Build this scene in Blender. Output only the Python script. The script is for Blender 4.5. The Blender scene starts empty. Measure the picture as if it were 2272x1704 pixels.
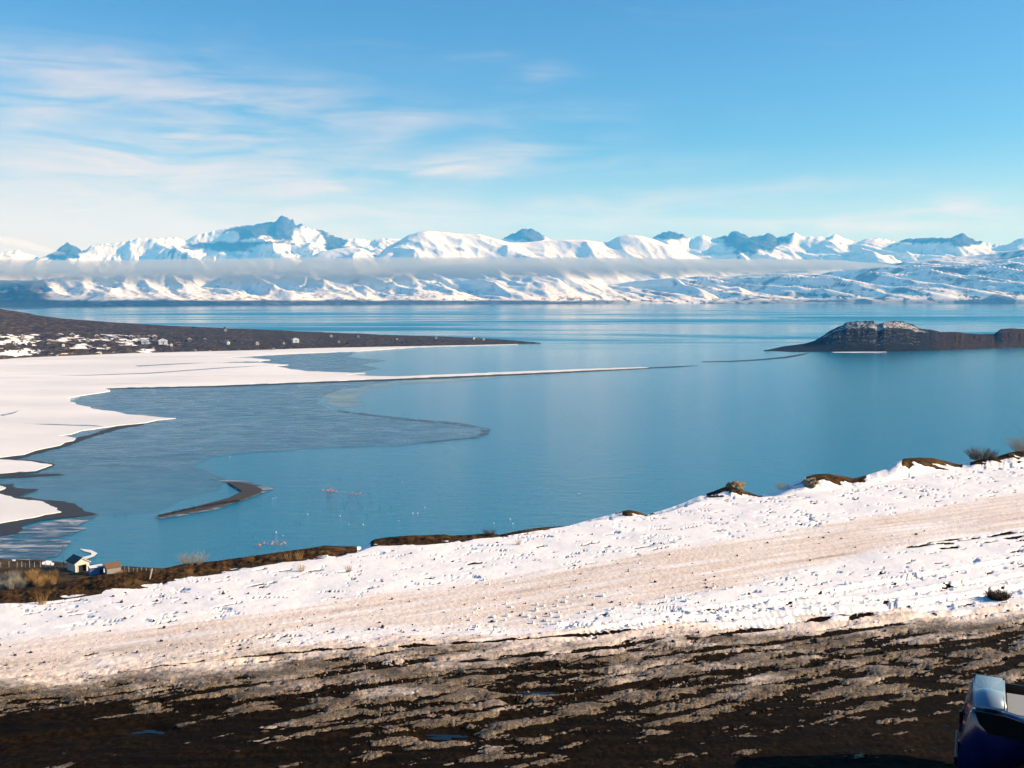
import bpy, bmesh, math, random
import numpy as np
from mathutils import Vector, Matrix
rad = math.radians
random.seed(7); rng = np.random.default_rng(7)
scene = bpy.context.scene
COL = scene.collection

# ------------------------------------------------------------------ camera
F = 2230.0                      # focal length in pixels of the 2272-wide photograph
CAMZ = 90.0                     # camera height above the lake, metres
PITCH = math.atan(197 / F)
cam = bpy.data.cameras.new('camera'); cam.sensor_width = 36; cam.lens = 36 * F / 2272
cam.clip_start = 0.1; cam.clip_end = 120000
camo = bpy.data.objects.new('camera', cam); COL.objects.link(camo)
camo.location = (0, 0, CAMZ); camo.rotation_euler = (math.pi / 2 - PITCH, 0, 0)
scene.camera = camo

# ------------------------------------------------------------------ light
SUN_AZ, SUN_EL = rad(91), rad(21)          # azimuth clockwise from the view direction (+Y)
sdir = Vector((math.sin(SUN_AZ) * math.cos(SUN_EL), math.cos(SUN_AZ) * math.cos(SUN_EL), math.sin(SUN_EL)))
sl = bpy.data.lights.new('sun', 'SUN'); sl.energy = 5.0; sl.angle = rad(0.5); sl.color = (1.0, 0.80, 0.57)
so = bpy.data.objects.new('sun', sl); COL.objects.link(so)
so.rotation_euler = sdir.to_track_quat('Z', 'Y').to_euler()

vs = scene.view_settings
scene.display_settings.display_device = 'sRGB'
vs.view_transform = 'Standard'; vs.look = 'None'; vs.gamma = 1.0; vs.use_curve_mapping = False
vs.exposure = 0.93
scene.cycles.use_denoising = True
scene.cycles.volume_bounces = 1
scene.cycles.max_bounces = 6
scene.cycles.transparent_max_bounces = 12

# ------------------------------------------------------------------ helpers: node graphs
class G:
    """tiny node-graph builder"""
    def __init__(s, tree): s.t = tree; s.n = tree.nodes; s.l = tree.links
    def node(s, typ, **kw):
        n = s.n.new(typ)
        for k, v in kw.items(): setattr(n, k, v)
        return n
    def put(s, sock, v):
        if isinstance(v, bpy.types.NodeSocket): s.l.new(v, sock)
        elif v is not None: sock.default_value = v
    def math(s, op, a, b=None, c=None, clamp=False):
        n = s.node('ShaderNodeMath', operation=op, use_clamp=clamp)
        s.put(n.inputs[0], a)
        if b is not None: s.put(n.inputs[1], b)
        if c is not None: s.put(n.inputs[2], c)
        return n.outputs[0]
    def vmath(s, op, a, b=None):
        n = s.node('ShaderNodeVectorMath', operation=op)
        s.put(n.inputs[0], a)
        if b is not None: s.put(n.inputs[1], b)
        return n.outputs[0]
    def mix(s, fac, a, b):
        n = s.node('ShaderNodeMix', data_type='RGBA')
        s.put(n.inputs[0], fac); s.put(n.inputs[6], a); s.put(n.inputs[7], b)
        return n.outputs[2]
    def noise(s, vec, scale, detail=4, rough=0.55, dist=0.0):
        n = s.node('ShaderNodeTexNoise'); s.put(n.inputs['Vector'], vec)
        n.inputs['Scale'].default_value = scale; n.inputs['Detail'].default_value = detail
        n.inputs['Roughness'].default_value = rough; n.inputs['Distortion'].default_value = dist
        return n.outputs['Fac']
    def ss(s, x, a, b, lo=0.0, hi=1.0):
        n = s.node('ShaderNodeMapRange', interpolation_type='SMOOTHSTEP')
        s.put(n.inputs[0], x); n.inputs[1].default_value = a; n.inputs[2].default_value = b
        n.inputs[3].default_value = lo; n.inputs[4].default_value = hi
        return n.outputs[0]
    def attr(s, name):
        return s.node('ShaderNodeAttribute', attribute_name=name).outputs['Fac']
    def pos(s): return s.node('ShaderNodeNewGeometry').outputs['Position']
    def scaled(s, vec, sc, rot=0.0):
        n = s.node('ShaderNodeMapping'); s.put(n.inputs[0], vec)
        n.inputs['Scale'].default_value = sc; n.inputs['Rotation'].default_value = (0, 0, rot)
        return n.outputs[0]
    def bump(s, h, strength, dist):
        n = s.node('ShaderNodeBump'); s.put(n.inputs['Height'], h)
        s.put(n.inputs['Strength'], strength); s.put(n.inputs['Distance'], dist)
        return n.outputs[0]

def C(r, g, b): return (r, g, b, 1.0)

def material(name):
    m = bpy.data.materials.new(name); m.use_nodes = True
    m.node_tree.nodes.clear()
    g = G(m.node_tree)
    out = g.node('ShaderNodeOutputMaterial')
    b = g.node('ShaderNodeBsdfPrincipled')
    g.l.new(b.outputs[0], out.inputs[0])
    g.b = b; g.out = out
    return m, g

def simple(name, col, rough=0.7, var=0.25, scale=3.0, metal=0.0, coat=0.0, bump=0.0):
    """plain colour with procedural mottling"""
    m, g = material(name)
    p = g.node('ShaderNodeTexCoord').outputs['Object']
    n = g.noise(p, scale, 5)
    dark = tuple(c * (1 - var) for c in col); light = tuple(min(1, c * (1 + var)) for c in col)
    g.put(g.b.inputs['Base Color'], g.mix(n, C(*dark), C(*light)))
    g.b.inputs['Roughness'].default_value = rough; g.b.inputs['Metallic'].default_value = metal
    g.b.inputs['Coat Weight'].default_value = coat
    if bump: g.put(g.b.inputs['Normal'], g.bump(g.noise(p, scale * 4, 4), bump, 0.02))
    return m

# ------------------------------------------------------------------ world: sky with cirrus
def az_el(u, v):
    x = (u - 1136) / F; y = -(v - 852) / F
    d = (x, math.cos(PITCH) + y * math.sin(PITCH), -math.sin(PITCH) + y * math.cos(PITCH))
    return math.atan2(d[0], d[1]), d[2] / math.hypot(d[0], d[1])

world = bpy.data.worlds.new('World'); scene.world = world; world.use_nodes = True
world.node_tree.nodes.clear(); g = G(world.node_tree)
wout = g.node('ShaderNodeOutputWorld'); bg = g.node('ShaderNodeBackground')
g.l.new(bg.outputs[0], wout.inputs[0]); bg.inputs['Strength'].default_value = 0.072
sky = g.node('ShaderNodeTexSky', sky_type='NISHITA', sun_disc=False)
sky.sun_elevation = SUN_EL; sky.sun_rotation = SUN_AZ
sky.altitude = 200; sky.air_density = 1.0; sky.dust_density = 0.6; sky.ozone_density = 2.0
hs = g.node('ShaderNodeHueSaturation'); hs.inputs['Hue'].default_value = 0.497
hs.inputs['Saturation'].default_value = 1.2; hs.inputs['Value'].default_value = 1.0
g.l.new(sky.outputs[0], hs.inputs['Color'])
tint = g.vmath('MULTIPLY', hs.outputs[0], (0.60, 0.94, 1.20))
dirv = g.node('ShaderNodeTexCoord').outputs['Generated']
sep = g.node('ShaderNodeSeparateXYZ'); g.l.new(dirv, sep.inputs[0])
azs = g.math('ARCTAN2', sep.outputs[0], sep.outputs[1])
els = g.math('ARCSINE', sep.outputs[2])
comb = g.node('ShaderNodeCombineXYZ'); g.put(comb.inputs[0], azs); g.put(comb.inputs[1], els)
ae = comb.outputs[0]
warp = g.math('SUBTRACT', g.noise(g.scaled(ae, (3, 9, 1)), 2.2, 4), 0.5)
elw = g.math('ADD', els, g.math('MULTIPLY', warp, 0.045))
azw = g.math('ADD', azs, g.math('MULTIPLY', warp, 0.12))
fib = g.noise(g.scaled(ae, (2.8, 19, 1), rad(-9)), 2.6, 7, 0.60, 0.8)
fine = g.noise(g.scaled(ae, (6, 52, 1), rad(-7)), 4.5, 6, 0.62, 0.4)
STREAKS = [  # u, v, half length, half thickness, tilt (right end up, degrees), strength
    (110, 140, 310, 30, 3, .75), (470, 208, 300, 24, 2, .85), (420, 298, 260, 30, 10, .8), (330, 350, 430, 34, 5, .65),
    (60, 250, 190, 30, 8, .7), (950, 262, 240, 20, 2, .45), (860, 302, 90, 22, 28, .4), (930, 385, 300, 22, 9, .85),
    (1130, 330, 200, 30, 14, .4), (1340, 368, 230, 14, 3, .5), (1950, 478, 380, 18, 1, .95), (2150, 498, 300, 10, 0, .5),
    (1000, 480, 620, 30, 1, .55), (1190, 166, 80, 15, 0, .4), (1060, 130, 90, 14, 8, .25), (500, 400, 420, 26, 6, .55),
    (1500, 440, 400, 14, 3, .35), (1750, 410, 90, 10, 2, .3)]
acc = None
for (u, v, L, T, tilt, st) in STREAKS:
    a0, e0 = az_el(u, v); e0 = math.atan(e0); ca, sa = math.cos(rad(tilt)), math.sin(rad(tilt))
    da = g.math('SUBTRACT', azw, a0); de = g.math('SUBTRACT', elw, e0)
    p = g.math('MULTIPLY', g.math('ADD', g.math('MULTIPLY', da, ca), g.math('MULTIPLY', de, sa)), F / L)
    q = g.math('MULTIPLY', g.math('SUBTRACT', g.math('MULTIPLY', de, ca), g.math('MULTIPLY', da, sa)), F / (T * 1.35))
    r2 = g.math('ADD', g.math('MULTIPLY', p, p), g.math('MULTIPLY', q, q))
    e = g.math('MULTIPLY', g.math('POWER', 2.718, g.math('MULTIPLY', r2, -1.0)), st)
    acc = e if acc is None else g.math('ADD', acc, e)
veil = g.math('MULTIPLY', acc, g.ss(fib, 0.26, 0.66))
veil = g.math('MULTIPLY', veil, g.ss(fine, 0.15, 0.85, 0.78, 1.18))
# thin milky veil towards the left and the horizon, thinning out to the right
lowel = g.ss(els, rad(1), rad(16), 1.0, 0.0)
leftness = g.ss(azs, rad(-38), rad(10), 1.0, 0.0)
milk = g.math('MULTIPLY', g.math('MULTIPLY', lowel, leftness), g.ss(fib, 0.2, 0.8, 0.35, 0.8))
gen = g.math('ADD', g.math('MULTIPLY', g.ss(fib, 0.55, 0.85), 0.10), g.math('MULTIPLY', g.ss(els, rad(0.5), rad(9.0), 1.0, 0.0), g.math('ADD', 0.47, g.math('MULTIPLY', leftness, 0.40))))
cover = g.math('ADD', g.math('ADD', g.math('MULTIPLY', veil, 0.56), g.math('MULTIPLY', milk, 0.68)), gen, clamp=True)
cover = g.math('MINIMUM', cover, 0.85)
skycol = g.mix(cover, tint, C(6.6, 5.85, 5.6))
g.put(bg.inputs['Color'], skycol)

# ------------------------------------------------------------------ helpers: objects
def tag(o, label=None, cat=None, group=None, kind=None):
    if label: o['label'] = label
    if cat: o['category'] = cat
    if group: o['group'] = group
    if kind: o['kind'] = kind
    return o

def link(name, me, parent=None, loc=None):
    o = bpy.data.objects.new(name, me); COL.objects.link(o)
    if parent is not None: o.parent = parent
    if loc is not None: o.location = loc
    return o

def empty(name, loc, rz=0.0):
    o = bpy.data.objects.new(name, None); COL.objects.link(o)
    o.location = loc; o.rotation_euler = (0, 0, rz); o.empty_display_size = 0.3
    return o

def pymesh(name, verts, faces, mats, smooth=False, midx=None):
    me = bpy.data.meshes.new(name); me.from_pydata([tuple(v) for v in verts], [], [tuple(f) for f in faces])
    for m in (mats if isinstance(mats, (list, tuple)) else [mats]): me.materials.append(m)
    if midx is not None: me.polygons.foreach_set('material_index', np.array(midx, dtype=np.int32))
    if smooth: me.polygons.foreach_set('use_smooth', np.ones(len(me.polygons), dtype=bool))
    me.update(); return me

def bmmesh(name, bm, mats, smooth=False):
    me = bpy.data.meshes.new(name); bm.to_mesh(me); bm.free()
    for m in (mats if isinstance(mats, (list, tuple)) else [mats]): me.materials.append(m)
    if smooth: me.polygons.foreach_set('use_smooth', np.ones(len(me.polygons), dtype=bool))
    return me

def gridmesh(name, X, Y, Z, mat, attrs=None, smooth=True):
    n, m = X.shape
    me = bpy.data.meshes.new(name)
    co = np.stack([X, Y, Z], -1).reshape(-1, 3).astype(np.float32)
    idx = np.arange(n * m, dtype=np.int32).reshape(n, m)
    q = np.stack([idx[:-1, :-1], idx[:-1, 1:], idx[1:, 1:], idx[1:, :-1]], -1).reshape(-1, 4)
    me.vertices.add(n * m); me.vertices.foreach_set('co', co.ravel())
    me.loops.add(q.size); me.loops.foreach_set('vertex_index', q.ravel())
    me.polygons.add(len(q)); me.polygons.foreach_set('loop_start', np.arange(0, q.size, 4, dtype=np.int32))
    me.update(calc_edges=True)
    me.polygons.foreach_set('use_smooth', np.full(len(q), smooth, dtype=bool))
    for k, a in (attrs or {}).items():
        at = me.attributes.new(k, 'FLOAT', 'POINT'); at.data.foreach_set('value', a.astype(np.float32).ravel())
    me.materials.append(mat); me.validate()
    return me

# ------------------------------------------------------------------ helpers: numpy noise
_GA = np.linspace(0, 2 * math.pi, 256, endpoint=False); _GC = np.cos(_GA).astype(np.float32) * 1.5; _GS = np.sin(_GA).astype(np.float32) * 1.5
def _hash(ix, iy):
    h = ix * np.uint32(374761393) + iy * np.uint32(668265263)
    h ^= h >> np.uint32(13); h *= np.uint32(1274126177); h ^= h >> np.uint32(16)
    return (h >> np.uint32(7)) & np.uint32(255)

def perlin(x, y, seed=0):
    x = np.asarray(x); y = np.asarray(y); x0 = np.floor(x); y0 = np.floor(y)
    fx = (x - x0).astype(np.float32); fy = (y - y0).astype(np.float32)
    ix = (x0.astype(np.int64) + 1000003 * (seed + 1)).astype(np.uint32); iy = (y0.astype(np.int64) - 7919 * seed).astype(np.uint32); one = np.uint32(1)
    def gr(a, b, dx, dy):
        h = _hash(a, b); return _GC[h] * dx + _GS[h] * dy
    u = fx * fx * fx * (fx * (fx * 6 - 15) + 10); w = fy * fy * fy * (fy * (fy * 6 - 15) + 10)
    a = gr(ix, iy, fx, fy); b = gr(ix + one, iy, fx - 1, fy); c = gr(ix, iy + one, fx, fy - 1); d = gr(ix + one, iy + one, fx - 1, fy - 1)
    a += (b - a) * u; c += (d - c) * u
    return a + (c - a) * w

def fbm(x, y, oct=5, seed=0, gain=0.5, lac=2.03):
    s = 0; a = 1.0; t = 0
    for k in range(oct):
        s = s + a * perlin(x + 17.3 * k, y - 9.1 * k, seed + k); t += a; a *= gain; x = x * lac; y = y * lac
    return s / t

def ridged(x, y, oct=5, seed=0, gain=0.5):
    s = 0; a = 1.0; t = 0
    for k in range(oct):
        s = s + a * (1 - np.abs(perlin(x + 11.7 * k, y + 5.3 * k, seed + k))) ** 2; t += a; a *= gain; x = x * 2.07; y = y * 2.07
    return s / t

def sst(x, a, b):
    t = np.clip((x - a) / (b - a), 0, 1); return t * t * (3 - 2 * t)

# ------------------------------------------------------------------ helpers: photo pixel -> place
def ray(u, v):
    x = (u - 1136) / F; y = -(v - 852) / F
    return x, math.cos(PITCH) + y * math.sin(PITCH), -math.sin(PITCH) + y * math.cos(PITCH)

def at_z(u, v, z=0.0):
    d = ray(u, v); t = (z - CAMZ) / d[2]; return d[0] * t, d[1] * t

def at_y(u, v, y):
    d = ray(u, v); t = y / d[1]; return Vector((d[0] * t, y, CAMZ + d[2] * t))

def prof(pts, az):
    """photo skyline -> tangent of elevation at each azimuth"""
    a = np.array([az_el(*p) for p in pts]); o = np.argsort(a[:, 0]); return np.interp(az, a[o, 0], a[o, 1])

def smooth1(a, k):
    ker = np.hanning(k + 2)[1:-1]; ker /= ker.sum()
    return np.convolve(np.pad(a, (k // 2, k - 1 - k // 2), mode='edge'), ker, mode='valid')

# ================================================================== LAKE
wm, g = material('lake_water')
p = g.pos()
g.b.inputs['IOR'].default_value = 1.33
calm = g.noise(g.scaled(p, (0.00050, 0.0020, 1), rad(4)), 1.0, 4, 0.6, 1.0)        # wind lanes
ruf = g.ss(calm, 0.42, 0.72)
sy = g.node('ShaderNodeSeparateXYZ'); g.l.new(p, sy.inputs[0])
far = g.math('MULTIPLY', g.ss(sy.outputs[1], 1500, 2300), g.ss(sy.outputs[1], 7500, 4200))
rr = g.math('ADD', 0.10, g.math('MULTIPLY', ruf, g.math('MULTIPLY', far, 0.5)))
g.put(g.b.inputs['Roughness'], rr)
turb = g.noise(g.scaled(p, (0.004, 0.012, 1)), 1.0, 4)
g.put(g.b.inputs['Base Color'], g.mix(turb, C(0.003, 0.166, 0.292), C(0.005, 0.198, 0.318)))
rip = g.math('ADD', g.noise(g.scaled(p, (0.25, 1.1, 1), rad(18)), 1.0, 4, 0.6),
             g.math('MULTIPLY', g.noise(g.scaled(p, (0.06, 0.22, 1), rad(24)), 1.0, 3), 1.2))
g.put(g.b.inputs['Normal'], g.bump(rip, g.ss(sy.outputs[1], 300, 2200, 0.9, 0.2), 0.35))
bm = bmesh.new()
for q in [(-30000, 60, 0), (30000, 60, 0), (30000, 24000, 0), (-30000, 24000, 0)]: bm.verts.new(q)
bm.faces.new(bm.verts)
tag(link('lake_water', bmmesh('lake_water', bm, wm)), kind='structure')
gm = simple('bedrock_ground', (0.05, 0.045, 0.035))
bm = bmesh.new()
for q in [(-30500, -3000, -6), (30500, -3000, -6), (30500, 24500, -6), (-30500, 24500, -6)]: bm.verts.new(q)
bm.faces.new(bm.verts)
tag(link('ground', bmmesh('ground', bm, gm)), kind='structure')

# ================================================================== MOUNTAINS
def mountain_material(name, rock_shade_col, shrub):
    m, g = material(name)
    p = g.pos(); nrm = g.node('ShaderNodeNewGeometry').outputs['Normal']
    sp = g.node('ShaderNodeSeparateXYZ'); g.l.new(nrm, sp.inputs[0])
    steep = g.ss(g.math('ADD', sp.outputs[2], g.math('MULTIPLY', g.math('SUBTRACT', g.noise(p, 0.006, 6, 0.65), 0.5), 0.5)), 0.50, 0.66, 1.0, 0.0)
    rock_shade = g.math('MAXIMUM', g.attr('rock_shade'), g.math('MULTIPLY', steep, 0.85))  # mask holds rock and painted shade; steep ground adds bare rock
    streak = g.ss(g.noise(g.scaled(p, (0.01, 0.01, 0.035)), 1.0, 6, 0.7), 0.40, 0.56)
    rock_shade = g.math('MULTIPLY', rock_shade, g.math('ADD', 0.98, g.math('MULTIPLY', streak, 0.12)), clamp=True)
    speck = g.math('MULTIPLY', g.ss(g.noise(g.scaled(p, (1, 0.4, 1.6)), 0.011, 6, 0.7), 0.50, 0.60), g.attr('shrub'))
    mask = g.math('MAXIMUM', rock_shade, speck)
    rc = g.mix(g.noise(p, 0.004, 5), C(*rock_shade_col), C(*[c * 1.9 for c in rock_shade_col]))
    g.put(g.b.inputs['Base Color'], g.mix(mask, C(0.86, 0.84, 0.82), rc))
    g.b.inputs['Roughness'].default_value = 0.85; g.b.inputs['Specular IOR Level'].default_value = 0.15
    g.put(g.b.inputs['Normal'], g.bump(g.noise(p, 0.02, 6, 0.65), 0.3, 25.0))
    return m

AZ = np.linspace(rad(-40), rad(40), 1500)
def range_mesh(name, label_pts, r0, rc, r1, rows, mat, seed, spur, spurw, front=1.3, shrub_shade_f=None, rock_shade_f=None, kx=1.0, skew=0.35, skyamp=0.0, octs=5, gain=.45, fine=6, lean=0.0):
    """a chain of mountains: front foot at r0, crest near rc, back foot at r1; skyline follows label_pts"""
    te = prof(label_pts, AZ)
    if skyamp: te = te + skyamp * (ridged(AZ * 150, AZ * 0, 4, seed + 50) - .6)
    t = np.linspace(0, 1, rows); A, T = np.meshgrid(AZ, t)
    r0a = np.interp(AZ, *r0) if isinstance(r0, tuple) else np.full_like(AZ, r0)
    split = 0.78
    R = np.where(T < split, r0a[None] + (rc - r0a[None]) * (T / split), rc + (r1 - rc) * (T - split) / (1 - split))
    X = R * np.sin(A); Y = R * np.cos(A)
    up = np.clip(T / split, 0, 1); dn = np.clip((T - split) / (1 - split), 0, 1)
    lv_up = [0.0, 0.45, 0.72, 0.86, 0.94, 1.0]; lv_k = [161, 97, 51, 25, 9, 1]
    stack = [te if k == 1 else smooth1(te, k) for k in lv_k]
    Aw = A + (1 - up) * (lean + 0.05 * fbm(X / 2600, Y / 2600, 3, seed + 70) + 0.012 * fbm(X / 700, Y / 700, 3, seed + 71))
    tep = np.zeros_like(A)
    for i in range(5):
        w = np.clip((up - lv_up[i]) / (lv_up[i + 1] - lv_up[i]), 0, 1)
        m_ = (up >= lv_up[i]) & ((up < lv_up[i + 1]) | (i == 4))
        v = np.interp(Aw, AZ, stack[i]) * (1 - w) + np.interp(Aw, AZ, stack[i + 1]) * w
        tep = np.where(m_, v, tep)
    crest = CAMZ + rc * tep
    shp = np.where(T < split, up ** front, 1 - 0.9 * dn)
    env = np.sin(np.pi * np.clip(up, 0, 1)) ** 0.8 * np.where(T < split, 1, 0)
    # spurs lean so that ridges run down towards the viewer and to the left
    sx = (X + skew * (Y - rc)) / spurw; syy = Y / (spurw * 2.6)
    rg = ridged(sx * kx, syy, octs, seed, gain)
    hill = fbm(X / (spurw * 2.5), Y / (spurw * 2.5), 3, seed + 9)
    Z = crest * shp * (1 + 0.25 * env * hill) + spur * env * (rg - 0.55)
    Z = Z + fine * fbm(X / 160, Y / 160, 4, seed + 20) * np.clip(up * 3, 0, 1)
    # keep the skyline where the photograph has it
    ang = (Z - CAMZ) / R
    mx = ang.max(0); want = te
    over = np.where(mx > want, want / np.maximum(mx, 1e-6), 1.0); over = np.where(want > 0.004, over, 1)
    over = np.minimum.reduce([over, np.roll(over, 1), np.roll(over, -1)]); over = smooth1(over, 9)
    Z = np.where(T < split * 0.985, CAMZ + (Z - CAMZ) * np.where(Z > CAMZ, over[None], 1), Z)
    Z[0] = -3; Z[-1] = np.minimum(Z[-1], 0)
    U = 1136 + F * np.tan(A)
    V = 655 - F * (Z - CAMZ) / R / np.cos(A)
    rock_shade = rock_shade_f(U, V, X, Y, Z) if rock_shade_f else np.zeros_like(Z)
    shrub = shrub_shade_f(U, V, X, Y, Z) if shrub_shade_f else np.zeros_like(Z)  # shrub speckle, which also carries the shade painted on the lower slopes
    o = link(name, gridmesh(name, X, Y, Z, mat, {'rock_shade': rock_shade, 'shrub': shrub}))
    return tag(o, kind='structure')

def blob(U, V, u, v, a, b, tilt=0.0):
    c, s = math.cos(rad(tilt)), math.sin(rad(tilt)); du = U - u; dv = -(V - v)
    p = (du * c + dv * s) / a; q = (dv * c - du * s) / b
    return p * p + q * q

BACK = [(-900, 575), (-300, 555), (-100, 570), (0, 560), (35, 553), (60, 562), (90, 572), (119, 561), (139, 547), (147, 539), (151, 537), (155, 541), (159, 543), (188, 557), (203, 543), (253, 538), (311, 530), (362, 529),
        (391, 525), (412, 535), (434, 521), (467, 512), (524, 503), (579, 496), (615, 489), (619, 480), (622, 478), (638, 479), (641, 482), (645, 487), (648, 484), (652, 486), (655, 496),
        (663, 498), (669, 493), (673, 500), (709, 509), (741, 520), (764, 529), (804, 530), (822, 534), (848, 527), (891, 532), (950, 545), (1060, 540), (1112, 532), (1130, 521), (1151, 512),
        (1159, 507), (1177, 506), (1195, 514), (1220, 529), (1260, 545), (1380, 545), (1430, 535), (1450, 525), (1473, 514), (1484, 511), (1509, 516), (1535, 527), (1558, 520), (1565, 521), (1573, 525), (1591, 527),
        (1606, 522), (1613, 524), (1621, 514), (1636, 512), (1651, 520), (1665, 527), (1675, 523), (1688, 522), (1700, 517), (1710, 516), (1725, 527), (1735, 524), (1747, 520), (1762, 514), (1784, 525), (1799, 524), (1820, 526),
        (1840, 527), (1848, 522), (1855, 520), (1860, 523), (1874, 529), (1896, 537), (1940, 527), (1963, 529), (1989, 537), (2015, 529), (2082, 527), (2104, 529), (2120, 524), (2130, 518), (2137, 516), (2152, 525),
        (2163, 531), (2201, 540), (2230, 544), (2260, 529), (2272, 527), (2330, 540), (2400, 520), (2520, 540), (2700, 525), (3100, 545)]
FRONT = [(-900, 610), (300, 605), (640, 598), (700, 563), (745, 552), (775, 549), (805, 552), (838, 568), (855, 550), (880, 538), (905, 522), (930, 515), (949, 512), (981, 514), (1018, 518), (1065, 520),
         (1094, 529), (1130, 538), (1170, 537), (1220, 533), (1256, 532), (1292, 532), (1347, 538), (1368, 526), (1390, 521), (1419, 523), (1448, 530), (1490, 546), (1540, 566), (1575, 580), (1700, 596), (1900, 600), (3100, 600)]
def rock_shade_back(U, V, X, Y, Z):  # dark ovals paint the shaded faces into the colour, with some real rock
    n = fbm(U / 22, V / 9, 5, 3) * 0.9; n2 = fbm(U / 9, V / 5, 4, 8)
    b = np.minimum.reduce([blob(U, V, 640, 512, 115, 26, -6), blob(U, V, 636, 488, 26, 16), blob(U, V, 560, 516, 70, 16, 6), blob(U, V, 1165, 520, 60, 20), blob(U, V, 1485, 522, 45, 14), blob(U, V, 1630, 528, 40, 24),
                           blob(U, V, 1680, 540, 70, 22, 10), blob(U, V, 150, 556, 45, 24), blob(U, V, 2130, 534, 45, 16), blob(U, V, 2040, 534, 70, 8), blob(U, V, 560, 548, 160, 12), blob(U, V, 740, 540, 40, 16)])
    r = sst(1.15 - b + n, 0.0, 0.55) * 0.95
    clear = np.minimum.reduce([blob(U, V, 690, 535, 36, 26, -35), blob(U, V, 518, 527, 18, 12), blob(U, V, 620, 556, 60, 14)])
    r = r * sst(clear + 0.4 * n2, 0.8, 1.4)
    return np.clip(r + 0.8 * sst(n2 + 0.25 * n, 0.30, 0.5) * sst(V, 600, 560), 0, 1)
def rock_front(U, V, X, Y, Z):
    n = fbm(X / 420, Y / 420, 5, 5)
    return 0.6 * sst(n, 0.34, 0.5)
mback = mountain_material('mountain_rock_shade_snow', (0.018, 0.021, 0.027), False)
range_mesh('mountain_range', BACK, 15500, 19500, 23000, 130, mback, 11, 640, 1700, 0.95, lean=0.02, rock_shade_f=rock_shade_back, skyamp=0.0030)
range_mesh('snowy_foothills', FRONT, 13200, 15800, 17500, 130, mback, 23, 430, 1800, 0.8, lean=-0.02, rock_shade_f=rock_front, skyamp=0.0004, octs=5, gain=.40, fine=4)
LOW = [(-900, 632), (0, 622), (80, 622), (110, 618), (180, 608), (420, 604), (470, 620), (520, 606), (640, 610), (700, 614), (760, 606), (930, 604), (960, 588), (1060, 584), (1200, 582), (1290, 600), (1345, 632), (1420, 622), (1500, 616), (1700, 640), (3100, 650)]
def shrub_shade_low(U, V, X, Y, Z):
    return np.clip(sst(Z, 70, 15) * 0.95 + sst(U, 120, 60) * 0.9 + 0.6 * sst(Z, 260, 60), 0, 1)  # last term darkens the flanks, painting their partial shade as speckle
def rock_low(U, V, X, Y, Z):
    n = fbm(X / 300, Y / 300, 5, 15)
    return np.clip(sst(V + 3 * n, 664, 668) * sst(U, 1600, 1250) * 0.95 + sst(U + 30 * n, 140, 90) * 0.9, 0, 1)
r0 = (np.array([rad(-42), az_el(0, 684)[0], az_el(500, 677)[0], az_el(1136, 674)[0], az_el(1700, 672)[0], rad(42)]),
      np.array([7600, 8300, 9300, 10400, 11700, 13000.0]))
range_mesh('lower_mountain_slopes', LOW, r0, 13400, 15000, 120, mback, 37, 430, 1150, 0.75, shrub_shade_f=shrub_shade_low, rock_shade_f=rock_low, kx=1.0, skew=0.6)
RIGHT = [(-900, 690), (1330, 680), (1390, 668), (1440, 645), (1500, 618), (1540, 613), (1620, 612), (1720, 606), (1850, 602), (1920, 594), (2000, 582), (2080, 572), (2160, 566), (2230, 558), (2272, 552), (2400, 545), (2600, 548), (3100, 560)]
def shrub_right(U, V, X, Y, Z): return np.clip(0.55 + 0.45 * sst(Z, 260, 40), 0, 1)
def rock_right(U, V, X, Y, Z):
    n = fbm(X / 500, Y / 250, 5, 25); return np.clip(0.8 * sst(n, 0.12, 0.3) + 0.7 * sst(V + 4 * n, 660, 668) * sst(U, 1500, 1750), 0, 1)
r0 = (np.array([rad(-42), az_el(1380, 671)[0], az_el(1700, 672)[0], az_el(2272, 671)[0], rad(42)]), np.array([11300, 11300, 11500, 12300, 12900.0]) * 0.985)
range_mesh('shrubby_mountain_slope', RIGHT, r0, 14300, 16000, 120, mback, 53, 330, 900, 0.8, shrub_shade_f=shrub_right, rock_shade_f=rock_right, skew=0.9)

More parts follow.
